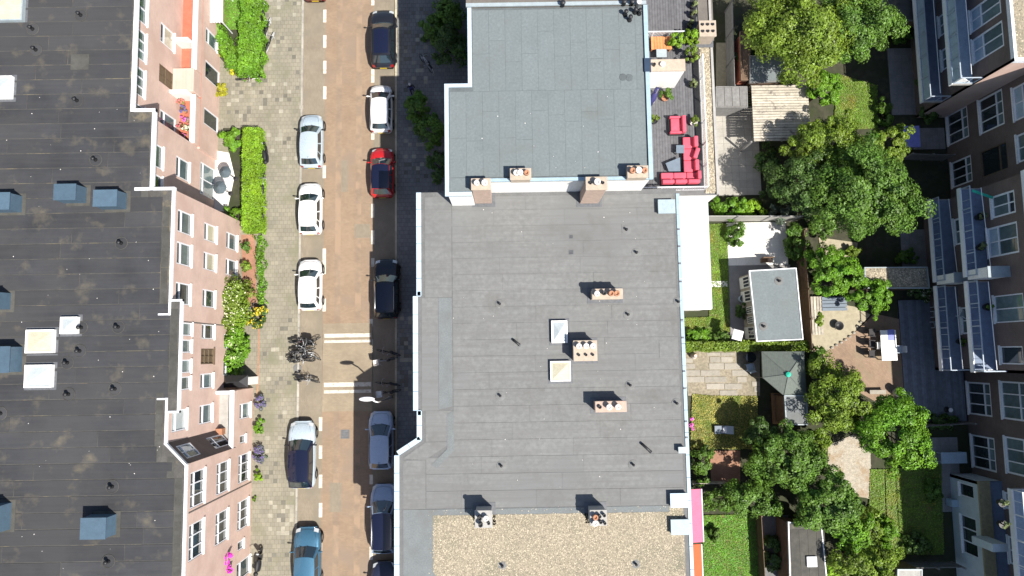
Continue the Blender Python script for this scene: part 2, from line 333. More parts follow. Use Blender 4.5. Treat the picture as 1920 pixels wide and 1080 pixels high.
mat('soil', (0.042, 0.042, 0.024), 0.95, 0.4, 2.0, 0.5, 30, col2=(0.03, 0.038, 0.014))
mat('kerb_stone', (0.33, 0.31, 0.27), 0.85, 0.2, 2, 0.2, rnd=0.15)
mat('kerb_pale', (0.42, 0.37, 0.26), 0.85, 0.2, 2, 0.2, rnd=0.15)
mat('paint_white', (0.58, 0.55, 0.48), 0.8, 0.15, 2.5, stain=((0.30, 0.24, 0.165), 5, 0.5, 0.16))
mat('felt_black', (0.031, 0.032, 0.036), 0.85, 0.25, 0.5, 0.35, 60, rnd=0.12, stain=((0.13, 0.110, 0.075), 0.75, 0.58, 0.26, (4, 0.55)), col2=(0.039, 0.039, 0.041), streak=('X', (0.050, 0.049, 0.049), 0.35))
mat('felt_base', (0.070, 0.066, 0.060), 0.85, 0.3, 1.2, 0.3, 60, stain=((0.15, 0.125, 0.08), 0.62, 0.54, 0.14))
mat('felt_grey', (0.160, 0.162, 0.158), 0.85, 0.08, 0.45, 0.35, 70, rnd=0.02, col2=(0.138, 0.141, 0.140), stain=((0.10, 0.094, 0.086), 0.38, 0.56, 0.25), streak=('X', (0.122, 0.120, 0.117), 0.7))
mat('slab_light', (0.29, 0.27, 0.215), 0.9, 0.12, 3, 0.2, rnd=0.12)
mat('slab_dark', (0.145, 0.135, 0.11), 0.9, 0.12, 3, 0.2, rnd=0.12)
mat('felt_grey_pale', (0.145, 0.158, 0.16), 0.85, 0.08, 1.5, 0.3, 70, rnd=0.04, stain=((0.12, 0.122, 0.12), 0.6, 0.5, 0.2))
mat('felt_green', (0.142, 0.166, 0.172), 0.85, 0.08, 0.8, 0.3, 70, rnd=0.02, stain=((0.113, 0.122, 0.117), 0.4, 0.54, 0.2), streak=('Y', (0.122, 0.139, 0.142), 0.6))
mat('felt_green_base', (0.095, 0.108, 0.112), 0.85, 0.15, 1.5, 0.3, 70)
mat('felt_grey_base', (0.125, 0.126, 0.125), 0.85, 0.12, 1.5, 0.3, 70)
mat('felt_brown', (0.14, 0.125, 0.11), 0.85, 0.15, 1.5, 0.3, 70, rnd=0.05)
mat('felt_moss', (0.062, 0.060, 0.052), 0.9, 0.25, 2, 0.35, 60, rnd=0.12)
mat('white_trim', (0.72, 0.73, 0.76), 0.5, 0.05, 2)
mat('white_paint', (0.8, 0.79, 0.76), 0.6, 0.06, 1.5, stain=((0.62, 0.6, 0.55), 0.7, 0.6, 0.2))
mat('white_roof', (0.76, 0.76, 0.75), 0.6, 0.05, 1.0, stain=((0.6, 0.59, 0.56), 0.6, 0.55, 0.2), streak=('Y', (0.62, 0.61, 0.58), 0.5))
mat('coping_blue', (0.42, 0.52, 0.6), 0.5, 0.08, 3, rnd=0.06)
mat('gutter_blue', (0.30, 0.40, 0.46), 0.45, 0.1, 3)
mat('panel_pale', (0.5, 0.56, 0.58), 0.7, 0.08, 2)
mat('balcony_floor', (0.15, 0.19, 0.27), 0.7, 0.15, 3)  # blue tint of the shade is put into the floor colour
mat('hatch_lid', (0.30, 0.37, 0.40), 0.55, 0.08, 3)
mat('moss_ledge', (0.30, 0.25, 0.14), 0.9, 0.2, 4, 0.3)
mat('zinc', (0.32, 0.37, 0.39), 0.5, 0.1, 3, rnd=0.08)
mat('dark_blue_metal', (0.02, 0.04, 0.075), 0.5, 0.1, 3)
mat('blue_cladding', (0.062, 0.105, 0.148), 0.6, 0.1, 3, rnd=0.12, stain=((0.5, 0.55, 0.58), 14, 0.73, 0.03))
mat('render_tan', (0.40, 0.33, 0.26), 0.9, 0.12, 4, 0.3, 50)
mat('render_pink', (0.42, 0.31, 0.25), 0.9, 0.12, 4, 0.3, 50)
mat('concrete', (0.34, 0.33, 0.31), 0.9, 0.12, 3, 0.25, 50)
mat('concrete_dark', (0.14, 0.14, 0.14), 0.9, 0.15, 3, 0.25, 50)
mat('terracotta', (0.36, 0.17, 0.095), 0.8, 0.2, 6)
mat('pot_white', (0.7, 0.66, 0.62), 0.6, 0.1, 6)
mat('pot_black', (0.018, 0.018, 0.02), 0.5, 0.1, 6)
mat('rubber', (0.015, 0.015, 0.016), 0.8, 0.1, 6)
mat('lead', (0.10, 0.105, 0.115), 0.6, 0.2, 6)
mat('glass_dark', (0.022, 0.032, 0.036), 0.04, 0.2, 1.5, spec=0.9, rnd=0.5)
mat('glass_sky', (0.10, 0.14, 0.145), 0.05, 0.2, 2.5, spec=0.9, rnd=0.45)  # teal grey of the reflected sky put into the pane colour
mat('glass_curtain', (0.42, 0.38, 0.29), 0.12, 0.12, 5, spec=0.6, rnd=0.2)
mat('glass_milky', (0.42, 0.46, 0.47), 0.12, 0.08, 3, spec=0.7)
mat('glass_tan', (0.50, 0.46, 0.34), 0.15, 0.1, 3, spec=0.7)
mat('shutter_wood', (0.12, 0.085, 0.05), 0.7, 0.2, 6)
mat('oak', (0.30, 0.17, 0.08), 0.7, 0.2, 5, rnd=0.1)
mat('timber_grey', (0.19, 0.185, 0.18), 0.85, 0.2, 4, rnd=0.14)
mat('deck_grey', (0.105, 0.105, 0.112), 0.85, 0.2, 4, rnd=0.16)
mat('timber_pale', (0.42, 0.38, 0.31), 0.85, 0.2, 4, rnd=0.2, stain=((0.16, 0.14, 0.12), 2.2, 0.55, 0.12))
mat('timber_brown', (0.15, 0.095, 0.06), 0.85, 0.25, 4, rnd=0.15)
mat('deck_dark', (0.16, 0.18, 0.215), 0.85, 0.2, 3, rnd=0.18)
mat('orange_wood', (0.55, 0.22, 0.08), 0.6, 0.15, 5, rnd=0.12)
mat('bark', (0.09, 0.065, 0.045), 0.95, 0.3, 8, 0.4, 40)
mat('hedge_core', (0.02, 0.03, 0.01), 0.95, 0.3, 5)
LEAF = dict(rough=0.5, var=0.38, scale=1.1, spec=0.35)
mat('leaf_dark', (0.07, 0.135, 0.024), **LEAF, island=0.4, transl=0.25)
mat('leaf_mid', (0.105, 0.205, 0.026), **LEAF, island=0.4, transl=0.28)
mat('leaf_bright', (0.135, 0.29, 0.018), **LEAF, island=0.35, transl=0.28)
mat('leaf_olive', (0.165, 0.25, 0.024), **LEAF, island=0.4, transl=0.28)
mat('leaf_lime', (0.205, 0.36, 0.018), **LEAF, island=0.35, transl=0.28)
mat('leaf_yellow', (0.36, 0.35, 0.02), **LEAF, island=0.3, transl=0.2)
mat('leaf_grey', (0.12, 0.16, 0.11), **LEAF, island=0.35, transl=0.2)
mat('leaf_pale', (0.19, 0.23, 0.09), **LEAF, island=0.45, transl=0.25)
mat('grass_green', (0.145, 0.26, 0.022), **LEAF, island=0.3, transl=0.2, stain=((0.22, 0.21, 0.03), 0.8, 0.52, 0.15))
mat('grass_vivid', (0.125, 0.30, 0.022), **LEAF, island=0.3, transl=0.2)
mat('grass_straw', (0.33, 0.30, 0.065), **LEAF, island=0.3, transl=0.15, stain=((0.13, 0.17, 0.02), 0.7, 0.5, 0.15))
mat('turf', (0.10, 0.14, 0.025), 0.95, 0.3, 2.5, 0.3, 40, stain=((0.13, 0.12, 0.04), 1.0, 0.5, 0.15))
mat('blossom_yellow', (0.62, 0.45, 0.02), 0.6, 0.1, 5, island=0.25)
mat('blossom_white', (0.62, 0.62, 0.42), 0.6, 0.1, 5, island=0.2)
mat('blossom_pink', (0.62, 0.10, 0.38), 0.6, 0.1, 5, island=0.3)
mat('blossom_magenta', (0.55, 0.02, 0.38), 0.6, 0.1, 5, island=0.3)
mat('blossom_red', (0.5, 0.12, 0.12), 0.6, 0.1, 5, island=0.3)
mat('blossom_purple', (0.13, 0.09, 0.26), 0.6, 0.1, 5, island=0.3)
mat('gravel_tan', (0.335, 0.29, 0.215), 0.9, 0.2, 4, island=0.6)
mat('gravel_bed', (0.255, 0.22, 0.16), 0.95, 0.3, 6, 0.6, 30, stain=((0.15, 0.14, 0.10), 0.5, 0.5, 0.2))
mat('gravel_pale', (0.36, 0.325, 0.265), 0.95, 0.2, 5, 0.6, 30, stain=((0.27, 0.2, 0.13), 0.7, 0.5, 0.15))
mat('sand_paver', (0.33, 0.29, 0.205), 0.9, 0.15, 3, 0.2, rnd=0.05)
mat('stone_slab', (0.30, 0.275, 0.23), 0.9, 0.12, 3, 0.2, rnd=0.12)
mat('stone_tile', (0.33, 0.31, 0.275), 0.9, 0.1, 2, 0.2, rnd=0.07)
mat('white_tile', (0.72, 0.70, 0.66), 0.7, 0.05, 2, rnd=0.04)
mat('grey_tile', (0.24, 0.23, 0.225), 0.8, 0.1, 2, rnd=0.06)
mat('red_cushion', (0.62, 0.085, 0.13), 0.85, 0.1, 5, 0.3, 90)
mat('red_floor', (0.42, 0.13, 0.08), 0.8, 0.15, 3)
mat('rattan', (0.02, 0.018, 0.02), 0.7, 0.2, 12)
mat('table_grey', (0.13, 0.165, 0.205), 0.5, 0.08, 4)
mat('awning_pink', (0.62, 0.13, 0.22), 0.8, 0.06, 3)
mat('awning_orange', (0.70, 0.10, 0.03), 0.8, 0.06, 3)
mat('canvas_grey', (0.12, 0.14, 0.125), 0.85, 0.12, 5, 0.3, 80, wave=('X', 0.12, 0.22))
mat('canvas_green', (0.02, 0.42, 0.28), 0.7, 0.1, 4)
mat('canvas_teal', (0.075, 0.10, 0.115), 0.85, 0.15, 5)
mat('cloth_white', (0.8, 0.8, 0.79), 0.8, 0.05, 3)
mat('cloth_blue', (0.22, 0.24, 0.62), 0.8, 0.12, 4)
mat('black_metal', (0.015, 0.015, 0.017), 0.4, 0.1, 5)
mat('steel', (0.5, 0.52, 0.54), 0.3, 0.05, 5, metal=0.9)
mat('rail_white', (0.75, 0.76, 0.78), 0.5, 0.05, 4)
mat('rail_grey', (0.35, 0.41, 0.48), 0.5, 0.08, 4)
mat('panel_blue', (0.33, 0.42, 0.5), 0.6, 0.1, 2)
mat('navy_cloth', (0.03, 0.028, 0.12), 0.8, 0.2, 5)
mat('skin', (0.5, 0.32, 0.24), 0.6, 0.05, 5)
mat('hair_grey', (0.5, 0.46, 0.46), 0.8, 0.1, 20)
mat('jacket', (0.03, 0.025, 0.035), 0.85, 0.1, 8)
mat('trousers', (0.025, 0.03, 0.05), 0.85, 0.1, 8)

# ------------------------------------------------------------------ ground, street
struct(MB().box(-260, 260, -260, 260, -0.4, -0.10).build('ground', 'soil'))
XL, XR = PX(606, 520), PX(699, 520)          # carriageway edges
KL, KR = PX(564, 520), PX(741, 80)           # kerb lines
YN, YS = 42.0, -32.0
struct(MB().box(XL, XR, YS, YN, -0.099, 0.0).build('road', 'road_brick'))
park_l = struct(MB().box(KL, XL, YS, YN, -0.098, -0.002).build('parking_lane', 'parking_brick'))
park_r = struct(MB().box(XR, KR, YS, YN, -0.098, -0.002).build('parking_lane', 'parking_brick'))
pave_l = struct(MB().box(-24.5, KL - 0.14, YS, YN, -0.097, 0.10).build('pavement', 'pavement_slab'))
pave_r = struct(MB().box(KR + 0.14, -2.0, YS, YN, -0.097, 0.10).build('pavement', 'pavement_slab_cool'))
def kerb_run(parent, x0, x1, m, y0, y1, z, step=1.0):
    y = y0
    while y < y1:
        MB().box(x0, x1, y + 0.008, y + step - 0.008, -0.05, z).build('kerb_stone', m, parent); y += step
kerb_run(pave_l, KL - 0.14, KL, 'kerb_stone', -19, 29, 0.112)
kerb_run(pave_r, KR, KR + 0.14, 'kerb_pale', -19, 29, 0.112)
road = bpy.data.objects['road']
# band of pale blocks between carriageway and parking lanes
def bandmark(px, y0, y1, w=0.24): 
    x = PX(px, (y0 + y1) / 2); MB().box(x - w / 2, x + w / 2, PY(px, y1), PY(px, y0), -0.001, 0.006).build('painted_block', 'paint_white', road)
for a in list(range(18, 210, 48)): bandmark(609, a, a + 24)
for a in (310, 466, 490, 560): bandmark(608, a, a + 24)
for a, b in ((782, 808), (835, 860), (890, 915), (943, 970), (1010, 1036)): bandmark(601, a, b)
for a, b in ((0, 10), (130, 155), (250, 262), (382, 408), (432, 458), (484, 500)): bandmark(699, a, b)
for a, b in ((598, 612), (636, 660), (890, 908), (1025, 1050)): bandmark(696, a, b)
# raised table with its painted lines
ty0, ty1 = PY(650, 771), PY(650, 606)
tb = MB(); zt = 0.05
tb.add([(XL + .02, ty0, 0.003), (XR - .02, ty0, 0.003), (XR - .02, ty0 + .9, zt), (XL + .02, ty0 + .9, zt), (XR - .02, ty1 - .9, zt), (XL + .02, ty1 - .9, zt), (XR - .02, ty1, 0.003), (XL + .02, ty1, 0.003)],
       [(0, 1, 2, 3), (3, 2, 4, 5), (5, 4, 6, 7), (0, 3, 5, 7), (1, 6, 4, 2)])
tab = struct(tb.build('speed_table', 'table_brick'))
def tabz(y): return 0.003 + (zt - .003) * max(0, min(1, (y - ty0) / .9, (ty1 - y) / .9))
for py, h in ((629, 7), (640, 5), (721, 8), (734, 6)):
    y0, y1 = PY(650, py + h / 2), PY(650, py - h / 2)
    MB().add([(XL + .15, y0, tabz(y0) + .004), (XR - .1, y0, tabz(y0) + .004), (XR - .1, y1, tabz(y1) + .004), (XL + .15, y1, tabz(y1) + .004)], [(0, 1, 2, 3)]).build('painted_stripe', 'paint_white', tab)
for a, b, c, d, m_ in ((665, 420, 694, 446, 'parking_brick'), (618, 905, 640, 960, 'parking_brick'), (640, 300, 652, 360, 'parking_brick')):
    x0, x1, y0, y1 = prect(a, b, c, d, 0); MB().box(x0, x1, y0, y1, -.01, .004).build('repair_patch', m_, road)
for px, w_ in ((634, .42), (672, .42)):
    x = PX(px, 400); MB().box(x - w_ / 2, x + w_ / 2, PY(px, 604), 30, -.01, .0035).build('worn_track', 'worn_brick', road); MB().box(x - w_ / 2, x + w_ / 2, -20, PY(px, 773), -.01, .0035).build('worn_track', 'worn_brick', road)
# drain cover set in the road and manhole in the parking lane
c = P(647, 814); mb = MB().box(c[0] - .32, c[0] + .32, c[1] - .32, c[1] + .32, -.02, .006)
dr = mb.build('drain_cover', 'concrete_dark', road)
for k in range(5): MB().box(c[0] - .28, c[0] + .28, c[1] - .26 + k * .115, c[1] - .2 + k * .115, .006, .011).build('bar', 'lead', dr)
c = P(558, 690); MB().lathe(c[0], c[1], [(.3, .08), (.3, .106)], 16).build('manhole_cover', 'concrete_dark', pave_l)
# repaired patches of paler and darker slabs, one by one
g = random.Random(3)
sl_mesh = {}
for m_ in ('slab_light', 'slab_dark'):
    o = MB().box(-.147, .147, -.147, .147, -.02, .006).build('paving_slab', m_); sl_mesh[m_] = o.data; bpy.data.objects.remove(o)
def slab_at(par, px, py, m_):
    x, y = P(px, py, .1); x = round(x / .3) * .3 + .15; y = round(y / .3) * .3 + .15
    o = bpy.data.objects.new('paving_slab', sl_mesh[m_]); C.objects.link(o); o.parent = par; o.location = (x, y, .1)
used = set()
def slabs(par, n, x0, x1, y0, y1, kinds):
    for _ in range(n):
        px, py = g.uniform(x0, x1), g.uniform(y0, y1); x, y = P(px, py, .1); k = (par.name, round(x / .3), round(y / .3))
        if k in used: continue
        used.add(k); slab_at(par, px, py, g.choice(kinds))
slabs(pave_l, 45, 498, 558, 0, 300, ['slab_light', 'slab_light', 'slab_dark']); slabs(pave_l, 30, 420, 500, 150, 235, ['slab_dark', 'slab_dark', 'slab_light'])
slabs(pave_l, 40, 495, 548, 600, 1070, ['slab_light', 'slab_dark', 'slab_dark']); slabs(pave_l, 25, 500, 545, 940, 1010, ['slab_light'])
slabs(pave_r, 70, 755, 800, 0, 350, ['slab_light', 'slab_dark']); slabs(pave_r, 40, 745, 780, 600, 760, ['slab_light', 'slab_dark'])
# brick edging line along the front gardens
ex = PX(485, 640, .1); y = PY(485, 740, .1)
while y < PY(485, 600, .1): MB().box(ex - .05, ex + .05, y, y + .2, .08, .108).build('edging_brick', 'terracotta', pave_l); y += .215

# ------------------------------------------------------------------ walls with window openings
def wall_mesh(mb, A, n, L, z0, z1, holes, depth=0.14):
    d = (-n[1], n[0])
    us = sorted({0, L, *[h[0] for h in holes], *[h[1] for h in holes]}); zs = sorted({z0, z1, *[h[2] for h in holes], *[h[3] for h in holes]})
    us = [u for u in us if 0 <= u <= L]; zs = [z for z in zs if z0 <= z <= z1]
    q = lambda u, z, k=0.0: (A[0] + d[0] * u - n[0] * k, A[1] + d[1] * u - n[1] * k, z)
    for i in range(len(us) - 1):
        for j in range(len(zs) - 1):
            uc, zc = (us[i] + us[i + 1]) / 2, (zs[j] + zs[j + 1]) / 2
            if any(h[0] < uc < h[1] and h[2] < zc < h[3] for h in holes): continue
            mb.add([q(us[i], zs[j]), q(us[i + 1], zs[j]), q(us[i + 1], zs[j + 1]), q(us[i], zs[j + 1])], [(0, 1, 2, 3)])
    for u0, u1, a, b in holes:
        mb.add([q(u0, a), q(u1, a), q(u1, b), q(u0, b), q(u0, a, depth), q(u1, a, depth), q(u1, b, depth), q(u0, b, depth)], [(0, 4, 5, 1), (1, 5, 6, 2), (2, 6, 7, 3), (3, 7, 4, 0), (4, 7, 6, 5)])
    return d
def window(par, A, n, u0, u1, z0, z1, cols=1, transom=0.72, pane='glass_sky', frame='white_trim', sill=True, name='window', rows=None, fw=0.07, upper=None):
    d = (-n[1], n[0]); mb = MB()
    B = lambda a, b, k0, k1, c, e: mb.obox(A, d, n, a, b, k0, k1, c, e)
    k0, k1 = -0.12, -0.02
    B(u0, u1, k0, k1, z0, z0 + fw); B(u0, u1, k0, k1, z1 - fw, z1); B(u0, u0 + fw, k0, k1, z0 + fw, z1 - fw); B(u1 - fw, u1, k0, k1, z0 + fw, z1 - fw)
    zr = [z0 + fw]
    for r in (rows if rows is not None else ([transom] if transom else [])):
        zz = z0 + (z1 - z0) * r; B(u0 + fw, u1 - fw, k0, k1 + .01, zz - .04, zz + .04); zr += [zz - .04, zz + .04]
    zr.append(z1 - fw); ur = [u0 + fw]
    for c in range(1, cols):
        uu = u0 + (u1 - u0) * c / cols
        for j in range(0, len(zr), 2): B(uu - .035, uu + .035, k0, k1 - .004, zr[j], zr[j + 1])
        ur += [uu - .035, uu + .035]
    ur.append(u1 - fw)
    w = mb.build(name, frame, par)
    for i in range(0, len(ur), 2):
        for j in range(0, len(zr), 2):
            pm = upper if (upper and j > 0) else pane
            MB().obox(A, d, n, ur[i] + .002, ur[i + 1] - .002, -.11, -.075, zr[j] + .002, zr[j + 1] - .002).build('pane', pm, w)
    if sill: MB().obox(A, d, n, u0 - .06, u1 + .06, -.018, .09, z0 - .06, z0 + .03).build('sill', 'white_paint' if frame == 'white_trim' else frame, w)
    return w
def facade(par, A, n, L, z0, z1, wins, brick, name='wall'):
    """wins: (u centre, width, z0, z1, kwargs)"""
    holes = [(w[0] - w[1] / 2, w[0] + w[1] / 2, w[2], w[3]) for w in wins]
    mb = MB(); wall_mesh(mb, A, n, L, z0, z1, holes); o = mb.build(name, brick, par)
    for w in wins: window(par, A, n, w[0] - w[1] / 2, w[0] + w[1] / 2, w[2], w[3], **(w[4] if len(w) > 4 else {}))
    return o
def chimney(par, px0, py0, px1, py1, zb, zt, pots, body='render_tan', cap='render_tan', apron=True):
    x0, x1, y0, y1 = prect(px0, py0, px1, py1, zt)
    ch = MB().box(x0 + .05, x1 - .05, y0 + .05, y1 - .05, zb - .1, zt - .12).build('chimney', body, par)
    MB().box(x0, x1, y0, y1, zt - .12, zt).build('cap', cap, ch, bevel=0.015, seg=1)
    if apron: MB().box(x0 - .16, x1 + .16, y0 - .16, y1 + .16, zb, zb + .03).build('lead_apron', 'lead', ch)
    for fx, fy, r, h, m_ in pots:
        x, y = x0 + (x1 - x0) * fx, y0 + (y1 - y0) * fy
        MB().lathe(x, y, [(r * .85, zt - .01), (r, zt + h * .2), (r * .9, zt + h * .8), (r * 1.12, zt + h * .85), (r * 1.12, zt + h), (r * .6, zt + h), (r * .55, zt + h - .08)], 12).build('chimney_pot', m_, ch, True)
    return ch
def vent(par, px, py, z, h=0.35, r=0.07, collar='felt_moss', ring=True):
    x, y = P(px, py, z)
    v = MB().lathe(x, y, [(r * 1.5, z + .02), (r, z + .1), (r, z + h - .08), (r * 1.35, z + h - .06), (r * 1.2, z + h), (.01, z + h + .03)], 10).build('vent_pipe', 'pot_black', par, True)
    if ring:
        if collar == 'felt_black': MB().lathe(x, y, [(.36, z + .012), (.35, z + .03), (.10, z + .04)], 20).build('collar', collar, v); MB().ring((x, y, z + .028), .36, .022, 'z', 20, 5).build('collar_seam', 'felt_moss', v)
        else: MB().lathe(x, y, [(.30, z + .012), (.27, z + .028), (.10, z + .05)], 18).build('collar', collar, v)
    return v
def skylight(par, px0, py0, px1, py1, zb, zt, pane='glass_milky', frame='white_paint', dome=0.1, name='skylight'):
    x0, x1, y0, y1 = prect(px0, py0, px1, py1, zt); f = .09
    mb = MB(); mb.box(x0, x1, y0, y0 + f, zb, zt); mb.box(x0, x1, y1 - f, y1, zb, zt); mb.box(x0, x0 + f, y0 + f, y1 - f, zb, zt); mb.box(x1 - f, x1, y0 + f, y1 - f, zb, zt)
    s = mb.build(name, frame, par)
    cx, cy = (x0 + x1) / 2, (y0 + y1) / 2; a, b, c, d = x0 + f, x1 - f, y0 + f, y1 - f
    MB().add([(a, c, zt - .05), (b, c, zt - .05), (b, d, zt - .05), (a, d, zt - .05), (cx, cy, zt - .05 + dome)], [(0, 1, 4), (1, 2, 4), (2, 3, 4), (3, 0, 4)]).build('pane', pane, s)
    MB().box(x0 - .14, x1 + .14, y0 - .14, y1 + .14, zb - .01, zb + .02).build('upstand', 'lead', s)
    return s

# ------------------------------------------------------------------ the brick block on the left
ZR = 10.3
XA1, XA2, XAG, XB, XD = -23.05, -21.75, -21.6, -19.8, -18.62
RA1, RA2, RB, RC, RD0, RD = -22.3, -21.0, -19.72, -19.06, -19.74, -18.54
YA = PY(270, 207, ZR); YB = PY(307, 354, ZR); YC = PY(345, 563, ZR); YC1 = PY(337, 772, ZR); YD = PY(305, 748, ZR); YG0 = PY(310, 832, ZR); YG1 = PY(347, 872, ZR)
YTOP, YBOT = 27.0, -17.0; XW = -42.0
left = T('apartment_block', 'long brick apartment block with black felt roof and white roof trim, left of the street', 'building', (-28, 3, 0))
# solid core so that nothing is hollow behind the facades
cm = MB()
cm.prism([(XW, YBOT), (XD - .25, YBOT), (XD - .25, YG1), (XB - .25, YG0), (XB - .25, YB - .3), (XA2 - .25, YB - .3), (XA2 - .25, YA - .3), (XA1 - .25, YA - .3), (XA1 - .25, YTOP), (XW, YTOP)], 0, ZR - .2)
cm.build('core', 'concrete_dark', left)
outline = [(XW, YBOT), (RD, YBOT), (RD, YG1), (RD0, YG0), (RD0, YC1), (RC, YC1), (RC, YC), (RB, YC), (RB, YB), (RA2, YB), (RA2, YA), (RA1, YA), (RA1, YTOP), (XW, YTOP)]
roofL = MB().prism(outline, ZR - .25, ZR).build('roof', 'felt_base', left)
def edgeL(y):
    return RD if y < YG1 else (RD0 + (RD - RD0) * (YG0 - y) / (YG0 - YG1) if y < YG0 else RD0 if y < YC1 else RC if y < YC else RB if y < YB else RA2 if y < YA else RA1)
g = random.Random(5); y = -14.0; row = 0
while y < 24:
    h = 0.90; e = min(edgeL(y + .02), edgeL(y + h - .02), edgeL(y + h / 2)) - (.62 if y < YB else .22)
    x = -32.0 + g.uniform(0, 7)
    cuts = [-32.0]
    while x < e - 1.2: cuts.append(x); x += g.uniform(6.0, 9.5)
    cuts.append(e)
    for a, b in zip(cuts, cuts[1:]):
        if b - a < .1: continue
        z = ZR + .004 + g.uniform(0, .004)
        MB().add([(a + .015, y + .024, z), (b - .015, y + .024, z), (b - .015, y + h - .024, z + .016), (a + .015, y + h - .024, z + .016), (a + .015, y + .024, ZR - .01), (b - .015, y + .024, ZR - .01), (b - .015, y + h - .024, ZR - .01), (a + .015, y + h - .024, ZR - .01)],
                 [(0, 1, 2, 3), (0, 4, 5, 1), (1, 5, 6, 2), (2, 6, 7, 3), (3, 7, 4, 0)]).build('felt_sheet', 'felt_black', roofL)
    y += h; row += 1
# edge strip sheets along the street side
g = random.Random(9)
y = -14.0
while y < YB - .5:
    e = min(edgeL(y + .02), edgeL(y + 1.2)); 
    MB().box(e - .60, e - .2, y + .01, y + 1.19, ZR - .01, ZR + .012).build('felt_sheet', 'felt_moss', roofL); y += 1.2
# white roof trim, one run per straight edge
def trim(x0, y0, x1, y1, w, z0, z1):
    d = Vector((x1 - x0, y1 - y0)); L = d.length; d.normalize(); n = Vector((d.y, -d.x))
    MB().obox((x0, y0), d, n, -w / 2, L + w / 2, -w / 2, w / 2, z0, z1).build('roof_trim', 'white_trim', left)
t = .004
for i, (a, b) in enumerate([((RD, YBOT), (RD, YG1)), ((RD, YG1), (RD0, YG0)), ((RD0, YG0), (RD0, YD)), ((RD0, YD), (RD0 - .5, YD)), ((RD0, YC1), (RC, YC1)), ((RC, YC1), (RC, YC)), ((RC, YC), (RB, YC)), ((RB, YC - .8), (RB, YB)), ((RB, YC - .8), (RB - .6, YC - .8)), ((RB, YB), (RA2 - .9, YB)), ((RA2, YB), (RA2, YA)), ((RA2, YA), (RA1, YA)), ((RA1, YA), (RA1, YTOP))]):
    trim(*a, *b, w=.10 if i in (3, 8) else .12 if i < 9 else .18, z1=ZR + .05 + i * .003, z0=ZR - .16 - i * .002)
for y0, y1, x0, x1 in ((YC1 + .05, YC - .05, XB, RC - .1), (YB + .05, YA - .05, XA2, RA2 - .1), (YA + .05, YTOP, XA1, RA1 - .1)):
    MB().box(x0 - .01, x1, y0, y1, ZR - .29, ZR - .252).build('soffit', 'white_trim', left)
# facades
N1 = (1, 0)
S3, S2, S1 = (7.7, 9.55), (4.15, 6.0), (0.65, 2.55)
def wy(px, py, z): return PY(px, py, (z[0] + z[1]) / 2)
def W(lst, y0):
    out = []
    for px, py, wpx, z, kw in lst: out.append((wy(px, py, z) - y0, wpx, z[0], z[1], kw))
    return out
cu, dk, sk = dict(pane='glass_curtain', upper='glass_dark'), dict(pane='glass_dark'), dict(pane='glass_sky', upper='glass_dark')
wins = W([(350, 418, 1.35, S3, sk), (347, 477, 1.35, S3, sk), (344, 551, 1.3, S3, dk), (398, 437, 1.15, S2, cu), (397, 491, 1.15, S2, cu), (394, 560, 1.15, S2, dk),
          (438, 453, 1.15, S1, sk), (437, 502, 1.15, S1, sk),
          (350, 617, .8, (7.35, 9.4), sk), (349, 649, .8, (7.35, 9.4), sk), (347, 687, .8, (7.35, 9.4), sk), (345, 719, .8, (7.35, 9.4), sk),
          (393, 622, .95, S2, dk), (390, 668, 1.0, S2, dict(pane='shutter_wood', frame='shutter_wood', cols=2, rows=[.35, .68])), (390, 714, .95, S2, sk),
          (338, 788, 1.25, S3, dict(pane='glass_milky', upper='glass_milky')), (391, 776, 1.2, S2, sk),
          (445, 640, 1.0, S1, sk), (442, 690, 1.0, S1, sk)], YG0)
facade(left, (XB, YG0), N1, YB - YG0, 0, ZR - .3, wins, 'facade_brick')
wins = W([(300, 290, 1.45, S3, sk), (299, 346, 1.4, S3, dk), (345, 317, 1.35, S2, sk), (396, 226, 1.2, (0.15, 2.5), dict(pane='glass_dark', transom=None, sill=False)), (392, 274, .95, S1, dk), (392, 340, 2.3, (.15, 2.5), dict(pane='glass_sky', cols=2, transom=.8, sill=False))], YB)
YA2N = YA
wa = [w for w in wins if w[0] + w[1] / 2 < YA - YB]; facade(left, (XA2, YB), N1, YA - YB, 0, ZR - .3, wa, 'facade_brick')
wins = W([(271, 10, 1.9, S3, dict(cols=2, **sk)), (268, 80, 1.9, S3, dict(cols=3, **sk)), (265, 149, 1.8, S3, dict(cols=3, **sk)), (263, 213, 1.4, S3, sk),
          (320, 70, 1.35, S2, cu), (313, 145, 1.2, S2, dict(pane='shutter_wood', frame='shutter_wood', cols=2, transom=.5)), (308, 240, 1.9, (3.6, 5.7), dict(pane='glass_sky', cols=2, sill=False))], YA)
facade(left, (XA1, YA), N1, YTOP - YA, 0, ZR - .3, wins, 'facade_brick')
YBAL0, YBAL1 = PY(366, 25, 3.9), PY(366, 130, 3.9); YBB0, YBB1 = PY(365, 178, 3.9), YA + .02
wins = W([(396, 75, 1.1, S1, sk), (397, 140, 1.3, (.15, 2.5), dict(pane='glass_dark', transom=None, sill=False)), (396, 226, 1.2, (0.15, 2.5), dict(pane='glass_dark', transom=None, sill=False))], YA)
wins = [w for w in wins if w[0] - w[1] / 2 > 0.05]
facade(left, (XAG, YA), N1, YTOP - YA, 0, 3.05, wins, 'facade_brick')
MB().box(XA1 - .02, XAG - .002, YA, YTOP, 2.85, 3.04).build('terrace_floor', 'red_floor', left)
MB().box(XA2, XAG - .001, YA - .14, YA - .002, 0, 3.05).build('wall', 'side_brick', left)
def parapet(y0, y1, x0, x1, zt, mtop='white_trim'):
    p = MB().box(x0 + .02, x1 - .02, y0, y1, 3.052, zt - .1).build('parapet', 'facade_brick', left); MB().box(x0 - .05, x1 + .03, y0 - .02, y1 + .02, zt - .1, zt).build('coping', mtop, p)
